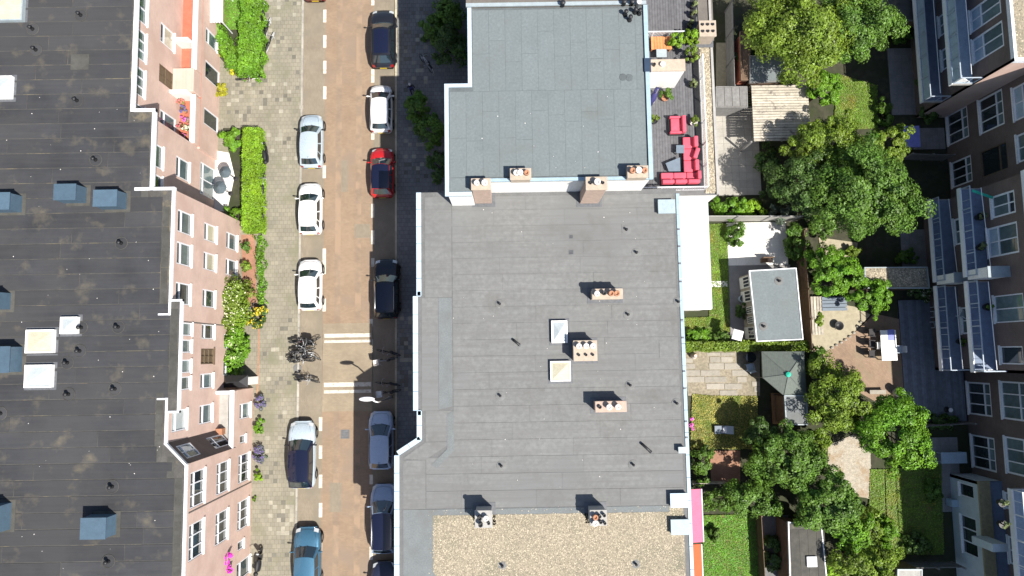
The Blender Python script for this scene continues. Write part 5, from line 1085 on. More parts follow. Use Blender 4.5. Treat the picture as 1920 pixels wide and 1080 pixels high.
shrub('low_plant', 'green leafy plant between the two lavender clumps', 485, 800, .28, .65, .6, 'leaf_bright', 47, 14, 60, .07, .1); shrub('low_plant', 'yellow green plant below the lower lavender clump', 484, 893, .28, .42, .5, 'leaf_lime', 48, 10, 60, .07, .1)
shrub('low_plant', 'tiny tuft of green at the wall foot near the bottom', 478, 935, .15, .3, .25, 'leaf_lime', 49, 5, 40, .05, .1)
pat = patch('front_patio', [(404, 282), (448, 290), (448, 372), (432, 396), (398, 396), (396, 300)], .122, 'white_tile')
patch('front_path', [(452, 440), (478, 440), (482, 575), (468, 600), (455, 560)], .121, 'red_brick_path')
def parasol(label, px, py, r, m_):
    x, y = P(px, py, 2.1); t = T('parasol', label, 'parasol', (x, y, .12)); MB().lathe(x, y, [(.03, .12), (.025, 2.4)], 8).build('pole', 'black_metal', t); MB().lathe(x, y, [(.17, .12), (.17, .17), (.05, .2)], 14).build('base', 'rattan', t)
    for k in range(6):
        a, b = k * math.pi / 3, (k + 1) * math.pi / 3
        MB().add([(x, y, 2.4), (x + r * math.cos(a), y + r * math.sin(a), 1.98), (x + r * .93 * math.cos((a + b) / 2), y + r * .93 * math.sin((a + b) / 2), 2.0), (x + r * math.cos(b), y + r * math.sin(b), 1.98)], [(0, 1, 2), (0, 2, 3)]).build('canvas_panel', m_, t)
    return t
parasol('grey blue parasol, upper of two on the white front patio', 421, 322, .46, 'canvas_teal'); parasol('dark grey parasol, lower of two on the white front patio', 411, 351, .5, 'canvas_teal')
x0, x1, y0, y1 = prect(386, -20, 418, 42, 1.9); tent = T('party_tent', 'white tent with ribbed roof at the top left corner of the street', 'tent', ((x0 + x1) / 2, (y0 + y1) / 2, .1))
for k in range(6): w_ = (x1 - x0) / 6; MB().add([(x0 + k * w_, y0, 1.85), (x0 + k * w_ + w_ / 2, y0, 1.93), (x0 + (k + 1) * w_, y0, 1.85), (x0 + k * w_, y1, 1.95), (x0 + k * w_ + w_ / 2, y1, 2.03), (x0 + (k + 1) * w_, y1, 1.95)], [(0, 1, 4, 3), (1, 2, 5, 4)]).build('roof_panel', 'cloth_white', tent)
for xx, yy in ((x0, y0), (x1, y0), (x0, y1), (x1, y1)): MB().box(xx - .03, xx + .03, yy - .03, yy + .03, .1, 1.85).build('post', 'white_trim', tent)
# porch with black hipped top
x0, x1, y0, y1 = prect(421, 704, 463, 727, 2.6); pc = T('front_porch', 'black felt topped porch against the brick wall above the balcony', 'porch', ((XB + x1) / 2, (y0 + y1) / 2, .1))
MB().box(XB + .002, x1 - .15, y0 + .15, y1 - .15, .1, 2.4).build('wall', 'white_paint', pc); MB().add([(XB + .002, y0, 2.4), (x1, y0, 2.4), (x1, y1, 2.4), (XB + .002, y1, 2.4), (XB + .3, (y0 + y1) / 2, 2.75), (x1 - .5, (y0 + y1) / 2, 2.75)], [(0, 1, 5, 4), (1, 2, 5), (2, 3, 4, 5), (3, 0, 4), (3, 2, 1, 0)]).build('roof', 'pot_black', pc)
# balcony plants of the left block
for px, py, m_, fl, lb in ((338, 190, 'leaf_mid', 'blossom_red', 'red flowers in pot on the white balcony, uppermost'), (342, 205, 'leaf_grey', 'blossom_purple', 'purple flowering pot plant on the white balcony'), (346, 223, 'leaf_grey', 'blossom_pink', 'pink and white flowering pot plant on the white balcony'), (339, 236, 'leaf_dark', 'blossom_red', 'reddish pot plant on the white balcony'), (350, 240, 'leaf_pale', 'blossom_white', 'pale green pot plant on the white balcony'), (341, 256, 'leaf_mid', 'blossom_pink', 'pot of pink flowers at the lower end of the white balcony')):
    s = shrub('potted_plant', lb, px, py, .26, .26, .5, m_, px * 3 + py, 10, 40, .05, 3.3, 'plant', flower=fl, nfl=70, fs=.06); MB().lathe(s.location.x, s.location.y, [(.12, 3.04), (.16, 3.3), (.13, 3.3)], 12).build('pot', 'terracotta', s)
s = shrub('hanging_flowers', 'magenta flowers hanging over a balcony at the bottom left', 420, 1056, .5, .8, .9, 'leaf_mid', 77, 22, 60, .07, 3.5, 'flowers', flower='blossom_magenta', nfl=430, fs=.13)
MB().box(XD - .02, s.location.x, s.location.y - .7, s.location.y + .7, 3.25, 3.5).build('flower_box', 'white_trim', s)

# ------------------------------------------------------------------ dark bushes along the shaded pavement
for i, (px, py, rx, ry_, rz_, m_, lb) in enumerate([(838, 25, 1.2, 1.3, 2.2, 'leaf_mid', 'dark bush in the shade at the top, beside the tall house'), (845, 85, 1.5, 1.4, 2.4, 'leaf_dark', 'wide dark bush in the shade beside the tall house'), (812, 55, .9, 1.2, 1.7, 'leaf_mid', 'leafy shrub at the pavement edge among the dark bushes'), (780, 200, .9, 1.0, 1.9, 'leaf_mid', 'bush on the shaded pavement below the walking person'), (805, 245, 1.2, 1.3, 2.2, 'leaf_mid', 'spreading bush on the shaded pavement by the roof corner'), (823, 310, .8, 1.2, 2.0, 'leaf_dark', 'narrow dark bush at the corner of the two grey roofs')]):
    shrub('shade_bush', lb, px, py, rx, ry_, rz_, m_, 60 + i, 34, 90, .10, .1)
# ------------------------------------------------------------------ roof terrace furniture
def soft(mb, name, m_, par, b=.05): return mb.build(name, m_, par, True, bevel=b, seg=3)
ZD = ZT - .15
x0, x1, y0, y1 = prect(1256, 217, 1285, 249, ZD + .6)
a = T('armchair', 'red cushioned armchair standing alone on the roof terrace', 'armchair', ((x0 + x1) / 2, (y0 + y1) / 2, ZD))
MB().box(x0, x1, y0, y1, ZD, ZD + .28).build('base', 'rattan', a); soft(MB().box(x0 + .1, x1 - .22, y0 + .12, y1 - .12, ZD + .28, ZD + .46), 'seat_cushion', 'red_cushion', a)
soft(MB().box(x1 - .22, x1 + .02, y0 + .02, y1 - .02, ZD + .28, ZD + .78), 'backrest', 'red_cushion', a)
for q in (y0, y1 - .13): soft(MB().box(x0 + .02, x1 - .22, q, q + .13, ZD + .28, ZD + .58), 'armrest', 'red_cushion', a, .03)
x0, x1, y0, y1 = prect(1282, 256, 1310, 322, ZD + .5); y0s = PY(1290, 345, ZD + .5); xs0 = PX(1240, 335, ZD + .5)
s = T('corner_sofa', 'red L shaped corner sofa with loose cushions on the roof terrace', 'sofa', (x1, y0s, ZD))
MB().box(x0, x1, y0 + .0, y1, ZD, ZD + .28).build('base', 'rattan', s); MB().box(xs0, x1, y0s, y0 - .005, ZD, ZD + .28).build('base', 'rattan', s)
h = (y1 - y0) / 3
for k in range(3): soft(MB().box(x0, x1 - .26, y0 + k * h + .01, y0 + (k + 1) * h - .01, ZD + .28, ZD + .44), 'seat_cushion', 'red_cushion', s)
for k, ang in ((2, 0), (1, .35), (0, 0)):
    cx_, cy_ = x1 - .2, y0 + (k + .5) * h; d = (math.sin(ang), math.cos(ang)); n = (math.cos(ang), -math.sin(ang)); soft(MB().obox((cx_, cy_), d, n, -h * .45, h * .45, -.13, .13, ZD + .44 if ang else ZD + .3, ZD + .82), 'back_cushion', 'red_cushion', s)
w3_ = (x1 - xs0) / 3
for k in range(3): soft(MB().box(xs0 + k * w3_ + .01, xs0 + (k + 1) * w3_ - .01, y0s + .26, y0 - .02, ZD + .28, ZD + .44), 'seat_cushion', 'red_cushion', s); soft(MB().box(xs0 + k * w3_ + .02, xs0 + (k + 1) * w3_ - .04, y0s + .01, y0s + .25, ZD + .3, ZD + .80), 'back_cushion', 'red_cushion', s)
soft(MB().box(x1 - .2, x1 + .02, y0s + .26, y0 - .02, ZD + .45, ZD + .9), 'back_cushion', 'red_cushion', s)
def slabtable(label, pts, zt, m_='table_grey'):
    q = [P(a, b, zt) for a, b in pts]; cx_ = sum(p[0] for p in q) / len(q); cy_ = sum(p[1] for p in q) / len(q); t = T('low_table', label, 'table', (cx_, cy_, ZD))
    MB().prism(q, zt - .05, zt).build('tabletop', m_, t)
    for p in q: MB().box(cx_ + (p[0] - cx_) * .82 - .025, cx_ + (p[0] - cx_) * .82 + .025, cy_ + (p[1] - cy_) * .82 - .025, cy_ + (p[1] - cy_) * .82 + .025, ZD, zt - .05).build('leg', 'rattan', t)
slabtable('small square grey table by the red sofa', [(1268, 272), (1283, 272), (1283, 287), (1268, 287)], ZD + .45); slabtable('large slanted grey table inside the red corner sofa', [(1248, 306), (1275, 295), (1276, 321), (1254, 321)], ZD + .4)
x0, x1, y0, y1 = prect(1221, 68, 1260, 92, ZD + .5); b = T('wooden_bench', 'orange wooden slatted bench on the roof terrace by the white railing', 'bench', ((x0 + x1) / 2, (y0 + y1) / 2, ZD))
k_ = 7
for k in range(k_): xx = x0 + (x1 - x0) * k / k_; MB().box(xx + .01, xx + (x1 - x0) / k_ - .01, y0, y1, ZD + .42, ZD + .47).build('slat', 'orange_wood', b)
for xx in (x0 + .05, x1 - .12):
    for yy in (y0 + .04, y1 - .1): MB().box(xx, xx + .07, yy, yy + .06, ZD, ZD + .42).build('leg', 'orange_wood', b)
x0, x1, y0, y1 = prect(1231, 92, 1250, 107, ZD + .6); b = T('side_table', 'small pale table in front of the orange bench', 'table', ((x0 + x1) / 2, (y0 + y1) / 2, ZD)); MB().box(x0, x1, y0, y1, ZD + .55, ZD + .6).build('tabletop', 'zinc', b); MB().lathe((x0 + x1) / 2, (y0 + y1) / 2, [(.2, ZD), (.03, ZD + .05), (.03, ZD + .55)], 10).build('leg', 'rattan', b)
x, y = P(1229, 177, ZD + 1.2); b = T('folded_parasol', 'folded dark blue parasol by the white chimney wall', 'parasol', (x, y, ZD)); MB().lathe(x, y, [(.2, ZD), (.2, ZD + .06), (.03, ZD + .08), (.025, ZD + 2.0)], 10).build('pole', 'concrete', b); MB().tube([(x - .25, y - .5, ZD + .5), (x - .1, y - .15, ZD + 1.0), (x + .1, y + .35, ZD + 1.45)], [.1, .2, .12], 8).build('canvas', 'navy_cloth', b, True)
def pot_shrub(label, px, py, r, h, m_, seed, z0, pot='pot_black', fl=None, nc=16, per=70, leaf=.07):
    s = shrub('potted_plant', label, px, py, r, r, h, m_, seed, nc, per, leaf, z0 + .3, 'plant', flower=fl); MB().lathe(s.location.x, s.location.y, [(.16, z0), (.24, z0 + .3), (.25, z0 + .36), (.19, z0 + .36), (.18, z0 + .3)], 14).build('pot', pot, s); return s
pot_shrub('large yellow green potted shrub beside the orange bench', 1272, 75, .55, 1.0, 'leaf_lime', 81, ZD, nc=22); pot_shrub('yellow green potted shrub at the terrace corner by the square chimney', 1296, 68, .55, 1.1, 'leaf_lime', 82, ZD, nc=22); pot_shrub('tall olive potted shrub along the terrace railing', 1299, 103, .5, 1.2, 'leaf_olive', 83, ZD, nc=20)
pot_shrub('green potted plant below the white chimney wall', 1250, 178, .45, .8, 'leaf_mid', 84, ZD, 'terracotta'); pot_shrub('spindly potted plant against the terrace wall', 1229, 222, .28, .7, 'leaf_olive', 85, ZD, nc=8, per=40); pot_shrub('brownish potted plant by the railing near the armchair', 1303, 226, .28, .6, 'leaf_olive', 86, ZD, 'pot_white', nc=10); pot_shrub('dried potted plant by the railing in the middle of the terrace', 1301, 155, .25, .5, 'leaf_pale', 87, ZD, nc=8)
for i, (px, py) in enumerate(((1303, 6), (1303, 24), (1297, 42))): pot_shrub('small pot plant on the north terrace, ' + ('uppermost', 'middle', 'lowest')[i] + ' of three', px, py, .2, .45, 'leaf_pale', 88 + i, ZD, nc=7, per=40)

# ------------------------------------------------------------------ gardens behind the centre houses: surfaces
XG0 = 9.5
struct(MB().box(XG0, 40, -30, 45, -.099, -.03).build('garden_soil', 'soil'))
def tiles(name, ptsbox, size, z, m_, par_m='concrete_dark', clip=None, gap=.012):
    x0, x1, y0, y1 = prect(*ptsbox, z); base = struct(MB().box(x0, x1, y0, y1, -.02, z - .02).build(name, par_m))
    nx, ny = max(1, round((x1 - x0) / size)), max(1, round((y1 - y0) / size)); sx, sy = (x1 - x0) / nx, (y1 - y0) / ny
    o = MB().box(-sx / 2 + gap / 2, sx / 2 - gap / 2, -sy / 2 + gap / 2, sy / 2 - gap / 2, -.03, 0).build('tile', m_); me = o.data; bpy.data.objects.remove(o); rg = random.Random(nx * ny)
    for i in range(nx):
        for j in range(ny): o = bpy.data.objects.new('tile', me); C.objects.link(o); o.parent = base; o.location = (x0 + (i + .5) * sx, y0 + (j + .5) * sy, z + rg.uniform(-.004, .004))
    return base
tiles('patio', (1344, 200, 1424, 366), .55, .06, 'stone_tile'); tiles('patio', (1364, 417, 1476, 497), .6, .06, 'white_tile', 'white_paint', gap=.006)
patch('garden_path', [(1366, 498), (1482, 496), (1478, 520), (1402, 522), (1402, 640), (1370, 640)], .05, 'grey_tile', -.03)
def lawn(label, pts, m_, seed, z=.05, dens=330): patch('lawn', pts, z, 'turf', -.03); grass('grass', label, [P(a, b, z) for a, b in pts], z, m_, seed, dens)
lawn('yellow green lawn strip beside the white roofed extension', [(1326, 420), (1364, 420), (1368, 622), (1285, 628), (1278, 596), (1330, 594)], 'grass_green', 3)
x0, x1, y0, y1 = prect(1328, 527, 1364, 538, .08); pb = struct(MB().box(x0, x1, y0, y1, -.02, .07).build('stepping_path', 'white_tile'))
lawn('dry straw coloured lawn below the stone slabs', [(1298, 738), (1340, 742), (1420, 742), (1420, 842), (1294, 842)], 'grass_straw', 4); lawn('green lawn in the lower garden beside the pink awning', [(1318, 966), (1424, 964), (1430, 1110), (1318, 1110)], 'grass_vivid', 5); lawn('sunny yellow green lawn between the upper trees', [(1575, 140), (1645, 160), (1645, 240), (1560, 245)], 'grass_green', 6)
lawn('shaded lawn below the long terrace deck on the right', [(1660, 880), (1765, 870), (1770, 1040), (1665, 1040)], 'grass_green', 7, dens=200); lawn('narrow green strip between pale gravel and shaded lawn', [(1632, 880), (1658, 880), (1662, 1060), (1625, 1060)], 'grass_green', 8)
patch('slab_bed', [(1280, 655), (1425, 655), (1425, 742), (1290, 742)], .03, 'gravel_bed', -.03)
sbed = bpy.data.objects['slab_bed']
for a, b, c, d in ((400, 610, 495, 632), (500, 610, 600, 632), (420, 640, 495, 680), (500, 640, 582, 680), (415, 685, 520, 730), (525, 685, 638, 730), (228, 690, 315, 725), (230, 735, 350, 775), (355, 735, 495, 775), (578, 735, 690, 775), (235, 782, 380, 822), (385, 782, 540, 822), (615, 782, 682, 822), (395, 830, 522, 870), (526, 830, 650, 870), (490, 878, 616, 915), (228, 650, 300, 682), (720, 815, 775, 850), (735, 855, 775, 890)):
    x0, x1, y0, y1 = prect(1220 + a * .264, 500 + b * .264, 1220 + c * .264, 500 + d * .264, .06); MB().box(x0, x1, y0, y1, .0, .06 + random.uniform(0, .01)).build('stone_slab', 'stone_slab', sbed, bevel=.008, seg=1)
patch('brick_path', [(1330, 845), (1388, 845), (1388, 906), (1334, 906)], .04, 'red_brick_path', -.03); patch('garden_path', [(1424, 966), (1478, 966), (1478, 1110), (1430, 1110)], .03, 'concrete_dark', -.03)
gp = patch('gravel_yard', [(1552, 835), (1600, 815), (1632, 850), (1634, 935), (1600, 930), (1552, 890)], .02, 'gravel_pale', -.03)
pebbles('gravel', 'pale gravel yard between the trees of the middle gardens', [P(1552, 835), P(1600, 815), P(1632, 850), P(1634, 935), P(1600, 930), P(1552, 890)], .02, .04, 2500, 'gravel_pale', 12)
patch('sand_court', [(1520, 560), (1602, 575), (1632, 590), (1600, 625), (1545, 662), (1520, 660)], .03, 'sand_paver', -.03); patch('brick_patio', [(1604, 622), (1640, 588), (1694, 600), (1696, 752), (1640, 752), (1556, 705), (1543, 664)], .04, 'patio_brick', -.03)
patch('sand_court', [(1535, 445), (1608, 455), (1606, 490), (1540, 478)], .03, 'sand_paver', -.03); patch('dirt_path', [(1343, 80), (1362, 80), (1362, 200), (1343, 200)], .02, 'sand_paver', -.03)
tiles('patio', (1668, 90, 1745, 215), .5, .04, 'grey_tile'); tiles('patio', (1690, 240, 1772, 280), .5, .04, 'grey_tile'); tiles('patio', (1690, 430, 1755, 500), .6, .04, 'grey_tile'); tiles('patio', (1735, 820, 1800, 960), .6, .04, 'grey_tile')
# dark deck of the right hand garden, board by board
x0, x1, y0, y1 = prect(1692, 562, 1812, 790, .12); dkb = struct(MB().box(x0, x1 + 1.2, y0, y1, -.03, .08).build('terrace_deck', 'rattan')); x = x0
while x < XRW - .2: MB().box(x, x + .15, y0, y1, .08, .12).build('deck_board', 'deck_dark', dkb); x += .16
# edging of pale stones round the sand court
for a, b in ((1601, 624), (1593, 631), (1585, 637), (1577, 642), (1568, 647), (1560, 652), (1608, 612), (1614, 604)):
    x, y = P(a, b, .08); MB().ball((x, y, .08), .14, .1, .09, 8, 5).build('edge_stone', 'stone_slab', bpy.data.objects['sand_court'], True)

# ------------------------------------------------------------------ fences, sheds, gazebo
def panel_fence(label, pts, h, m_, post='concrete', board=None, pl=1.9, z0=0):
    a, b = [Vector(P(*p, h)) for p in pts]; t = T('garden_fence', label, 'fence', (a.x, a.y, z0)); d = b - a; L = d.length; d.normalize(); n = (d.y, -d.x); k = max(1, round(L / pl))
    for i in range(k + 1): MB().obox(a, d, n, i * L / k - .05, i * L / k + .05, -.05, .05, z0, h + .06).build('post', post, t)
    for i in range(k):
        if board:
            nb_ = int((h - .1) / board)
            for j in range(nb_): MB().obox(a, d, n, i * L / k + .055, (i + 1) * L / k - .055, -.018, .018, z0 + .08 + j * board, z0 + .08 + (j + 1) * board - .01).build('board', m_, t)
        else: MB().obox(a, d, n, i * L / k + .055, (i + 1) * L / k - .055, -.025, .025, z0 + .05, h).build('panel', m_, t)
    return t
panel_fence('pale sunlit fence of wide panels south of the upper garden', [(1322, 405), (1505, 405)], 1.9, 'concrete', 'lead', None, 2.05)
panel_fence('brown plank fence between the grey shed and the sand court', [(1511, 430), (1526, 655)], 1.8, 'timber_brown', 'timber_brown', .3)
panel_fence('plank fence along the top of the middle garden path, by the sheds', [(1374, 0), (1378, 160)], 1.9, 'timber_grey', 'concrete_dark', .3)
panel_fence('low wooden fence between dry lawn and red brick path', [(1300, 908), (1365, 908)], 1.2, 'timber_pale', 'timber_pale', .3)
panel_fence('dark plank fence beside the lower green lawn', [(1428, 968), (1436, 1100)], 1.3, 'timber_brown', 'timber_brown', .3)
panel_fence('weathered fence below the shaded deck on the right', [(1738, 800), (1830, 795)], 1.5, 'timber_grey', 'timber_grey', .3)
panel_fence('fence at the upper end of the shaded right garden', [(1712, 288), (1790, 290)], 1.6, 'timber_grey', 'timber_grey', .3)
panel_fence('fence closing the shaded lawn at the bottom right', [(1660, 1068), (1810, 1066)], 1.5, 'timber_grey', 'timber_grey', .3)
def flat_shed(name, label, pts, z, wall_m, roof_m, trim_m='white_trim', sheets=None, cat='shed'):
    q = [P(a, b, z) for a, b in pts]; cx_ = sum(p[0] for p in q) / len(q); cy_ = sum(p[1] for p in q) / len(q); t = T(name, label, cat, (cx_, cy_, 0))
    sc = lambda k: [(cx_ + (p[0] - cx_) * k, cy_ + (p[1] - cy_) * k) for p in q]
    MB().prism(sc(.93), 0, z - .12).build('wall', wall_m, t); r = MB().prism(sc(.985), z - .12, z).build('roof', roof_m, t)
    for i in range(len(q)):
        a, b = Vector(q[i]), Vector(q[(i + 1) % len(q)]); d = b - a; L = d.length; d.normalize(); n = (d.y, -d.x); MB().obox(a, d, n, -.03, L - .035, -.035, .035, z - .14, z + .05 + i * .002).build('roof_trim', trim_m, t)
    return t, r, q
t, r, q = flat_shed('garden_shed', 'cream garden house with flat pale grey roof and white edge', [(1405, 508), (1492, 503), (1505, 636), (1419, 640)], 2.6, 'timber_pale', 'felt_green')
for px, py in ((1460, 527), (1431, 612)): vent(t, px, py, 2.6, .25, .07, 'felt_grey')
n_ = Vector((q[3][0] - q[0][0], q[3][1] - q[0][1])); Lq = n_.length; n_.normalize(); pn = (n_.y, -n_.x)
if pn[0] > 0: pn = (-pn[0], -pn[1])
cxq = Vector(((q[0][0] + q[2][0]) / 2, (q[0][1] + q[2][1]) / 2)); A_ = cxq + (Vector(q[0]) - cxq) * .93
for u, w_, zz in ((.5, .8, .15), (1.5, .8, .15), (2.5, .5, 1.0), (3.2, .5, 1.0), (4.1, .85, .15)):
    dr_ = MB().obox(A_, n_, pn, u - w_ / 2, u + w_ / 2, 0.0, .05, zz, 2.15).build('door' if zz < .5 else 'window', 'white_paint', t)
    for k in range(3): MB().obox(A_, n_, pn, u - w_ / 2 + .06 + k * (w_ - .08) / 3, u - w_ / 2 + (k + 1) * (w_ - .08) / 3, .05, .06, zz + .1 if zz > .5 else 1.0, 2.05).build('pane', 'glass_dark', dr_)
t, r, q = flat_shed('garden_shed', 'small shed with grey plank roof below the upper dirt path', [(1343, 163), (1400, 163), (1401, 201), (1343, 201)], 2.1, 'timber_grey', 'felt_brown', 'timber_grey')
for k in range(4): x0 = q[0][0] + (q[1][0] - q[0][0]) * k / 4; MB().box(x0 + .02, x0 + (q[1][0] - q[0][0]) / 4 - .02, q[3][1] + .06, q[0][1] - .06, 2.1, 2.13).build('roof_plank', 'timber_grey', r)
t, r, q = flat_shed('garden_shed', 'dark roofed shed with white edge and square skylight at the bottom', [(1478, 979), (1540, 990), (1552, 1110), (1482, 1110)], 2.5, 'timber_brown', 'felt_base')
x, y = P(1522, 1053, 2.6); sk2 = MB().box(x - .33, x + .33, y - .33, y + .33, 2.5, 2.66).build('skylight', 'white_trim', t); MB().box(x - .2, x + .2, y - .2, y + .2, 2.66, 2.675).build('pane', 'glass_milky', sk2)
for k in range(4): x0 = q[0][0] + .1 + k * .58; MB().box(x0, x0 + .55, q[2][1], q[0][1] - .5, 2.5, 2.516).build('felt_sheet', 'felt_moss', r)
t, r, q = flat_shed('garden_shed', 'small shed with pale blue grey roof below the tented gazebo', [(1471, 742), (1512, 742), (1514, 796), (1474, 796)], 2.2, 'timber_brown', 'felt_grey_pale', 'zinc')
t, r, q = flat_shed('garden_shed', 'shed with gravel roof behind the round bright green tree', [(1621, 502), (1738, 501), (1742, 540), (1622, 540)], 2.3, 'timber_brown', 'gravel_bed', 'zinc'); pebbles('gravel', None, [(q[3][0] + .1, q[3][1] + .1), (q[2][0] - .1, q[3][1] + .1), (q[1][0] - .1, q[0][1] - .1), (q[0][0] + .1, q[0][1] - .1)], 2.3, .05, 900, 'gravel_tan', 13, t)
t, r, q = flat_shed('garden_shed', 'green grey flat shed roof half hidden under the top tree', [(1406, 105), (1475, 108), (1470, 152), (1406, 155)], 2.2, 'timber_brown', 'felt_green', 'timber_grey'); t, r, q = flat_shed('garden_shed', 'reddish shed in deep shade left of the top tree', [(1388, 60), (1406, 60), (1406, 150), (1390, 150)], 2.1, 'red_floor', 'timber_brown', 'timber_brown')
t, r, q = flat_shed('garden_shed', 'pale grey shed roof at the bottom edge right of centre', [(1683, 1068), (1728, 1068), (1728, 1110), (1683, 1110)], 2.2, 'timber_brown', 'concrete', 'zinc'); t, r, q = flat_shed('garden_shed', 'dark roofed lean-to at the top edge in the shaded garden', [(1655, -30), (1735, -30), (1735, 38), (1655, 38)], 2.4, 'timber_brown', 'felt_base', 'timber_grey')
# slatted pergola roof
q = [P(a, b, 2.4) for a, b in ((1410, 160), (1513, 158), (1514, 264), (1410, 265))]
pg = T('pergola', 'pergola roof of pale weathered slats next to the upper patio', 'pergola', (sum(p[0] for p in q) / 4, sum(p[1] for p in q) / 4, 0))
for p in q: MB().box(p[0] - .06, p[0] + .06, p[1] - .06, p[1] + .06, 0, 2.3).build('post', 'timber_grey', pg)
for xx in (q[0][0] + .05, (q[0][0] + q[1][0]) / 2, q[1][0] - .1): MB().box(xx - .04, xx + .04, q[3][1], q[0][1], 2.2, 2.36).build('beam', 'timber_grey', pg)
ns = 21; hh = (q[0][1] - q[3][1]) / ns
for k in range(ns): MB().box(q[0][0] - .05, q[1][0] + .05, q[3][1] + k * hh + .018, q[3][1] + (k + 1) * hh - .018, 2.362, 2.40 + (k % 3) * .006).build('slat', 'timber_pale', pg)
# gazebo
ze = 2.15; e = [Vector((*P(a, b, ze), ze)) for a, b in ((1428, 659), (1508, 659), (1512, 741), (1470, 742), (1430, 708))]; ap = V(1478, 702, 3.0)
gz = T('gazebo', 'grey green canvas gazebo with small turquoise top cap', 'gazebo', (ap.x, ap.y, 0))
for i in range(5): a, b = e[i], e[(i + 1) % 5]; MB().add([a, b, ap, a - Vector((0, 0, .16)), b - Vector((0, 0, .16))], [(0, 1, 2), (0, 3, 4, 1)]).build('canvas_panel', 'canvas_grey', gz); MB().tube([a + Vector((0, 0, .01)), ap + Vector((0, 0, .02))], .025, 5).build('rib', 'canvas_grey', gz); MB().tube([(a.x, a.y, 0), (a.x, a.y, ze - .05)], .03, 6).build('pole', 'black_metal', gz)
MB().lathe(ap.x, ap.y, [(.2, 2.96), (.17, 3.06), (.03, 3.14)], 12).build('top_cap', 'canvas_green', gz)
x0, x1, y0, y1 = prect(1449, 737, 1471, 795, .3); dk = T('wooden_platform', 'orange brown plank platform beside the pale roofed shed', 'platform', ((x0 + x1) / 2, (y0 + y1) / 2, 0))
for k in range(5): w_ = (x1 - x0) / 5; MB().box(x0 + k * w_ + .01, x0 + (k + 1) * w_ - .01, y0, y1, .05, .28).build('plank', 'oak', dk)
x, y = P(1464, 765, .6); bx = T('storage_bench', 'pink white bench on the orange brown platform', 'bench', (x, y, .28)); MB().box(x - .2, x + .2, y - .55, y + .55, .28, .7).build('chest', 'oak', bx); MB().box(x - .17, x + .17, y - .5, y + .5, .7, .78).build('seat_cushion', 'cloth_white', bx, bevel=.02)
hedge('hedge', 'long low hedge between the garden house and the stone slabs', [P(1285, 641, 1.1), P(1520, 641, 1.1), P(1520, 656, 1.1), P(1285, 657, 1.1)], 1.1, 'leaf_olive', 21)

# ------------------------------------------------------------------ garden furniture
def chair(label, px, py, rz, m_='rattan', z0=.04, seat=None, group=None):
    x, y = P(px, py, z0 + .45); t = T('garden_chair', label, 'chair', (x, y, z0), rz, group)
    for sx in (-.21, .21):
        for sy in (-.2, .2): MB().box(sx - .02, sx + .02, sy - .02, sy + .02, 0, .43).build('leg', m_, t, world=False)
    MB().box(-.24, .24, -.23, .23, .43, .47).build('seat', seat or m_, t, world=False); MB().add([(-.23, -.22, .47), (.23, -.22, .47), (.23, -.36, .92), (-.23, -.36, .92), (-.23, -.26, .47), (.23, -.26, .47), (.23, -.40, .92), (-.23, -.40, .92)], [(0, 1, 2, 3), (7, 6, 5, 4), (0, 4, 5, 1), (3, 2, 6, 7), (0, 3, 7, 4), (1, 5, 6, 2)]).build('backrest', seat or m_, t, world=False)
    for sx in (-.25, .25): MB().box(sx - .025, sx + .025, -.24, .2, .62, .65).build('armrest', m_, t, world=False)
    return t
x0, x1, y0, y1 = prect(1652, 619, 1681, 676, .76); tb_ = T('garden_table', 'long garden table under a white cloth on the brick patio', 'table', ((x0 + x1) / 2, (y0 + y1) / 2, .04))
MB().box(x0, x1, y0, y1, .72, .77).build('tabletop', 'cloth_white', tb_); 
for xx in (x0 + .06, x1 - .12):
    for yy in (y0 + .06, y1 - .12): MB().box(xx, xx + .06, yy, yy + .06, .04, .72).build('leg', 'rattan', tb_)
x, y = P(1671, 628, .78); pl = tag(MB().box(x - .25, x + .25, y - .38, y + .38, .772, .778).build('place_cloth', 'cloth_blue'), 'blue grey runner lying on the white garden table', 'cloth')
for i, (px, py) in enumerate(((1634, 624), (1634, 645), (1634, 664))): chair('black garden chair left of the white table, ' + ('top', 'middle', 'bottom')[i] + ' of three', px, py, math.pi / 2 * -1, 'rattan', group='chairs at the white table')
chair('white seated chair pushed under the white table', 1649, 648, -math.pi / 2, 'rattan', seat='cloth_white', group='chairs at the white table'); chair('grey chair right of the white table', 1684, 655, math.pi / 2, 'rail_grey', group='chairs at the white table')
for i, (px, py) in enumerate(((1757, 571), (1757, 589), (1757, 608))): chair('pale lounge chair on the shaded deck, ' + ('top', 'middle', 'bottom')[i] + ' of three', px, py, math.pi / 2 + .15 * (i - 1), 'rail_white', .12, 'zinc', 'lounge chairs on the deck')
chair('chair on the middle right balcony', 1808, 590, 1.0, 'rail_white', 3.22, 'zinc'); chair('folding chair on the balcony above the gravel roofed shed', 1808, 465, .7, 'rail_grey', 3.22)
def round_table(label, px, py, r, zt, top, z0=.04):
    x, y = P(px, py, zt); t = T('round_table', label, 'table', (x, y, z0)); MB().lathe(x, y, [(r, zt - .03), (r, zt)], 20).build('tabletop', top, t); MB().lathe(x, y, [(.22, z0), (.03, z0 + .05), (.03, zt - .03)], 10).build('leg', 'black_metal', t)
x, y = P(1571, 611, .2); fp = T('fire_bowl', 'round black fire bowl on the sand coloured court', 'fire bowl', (x, y, .03)); MB().lathe(x, y, [(.12, .03), (.2, .2), (.33, .42), (.31, .42), (.18, .24), (.05, .2)], 18).build('bowl', 'pot_black', fp, True)
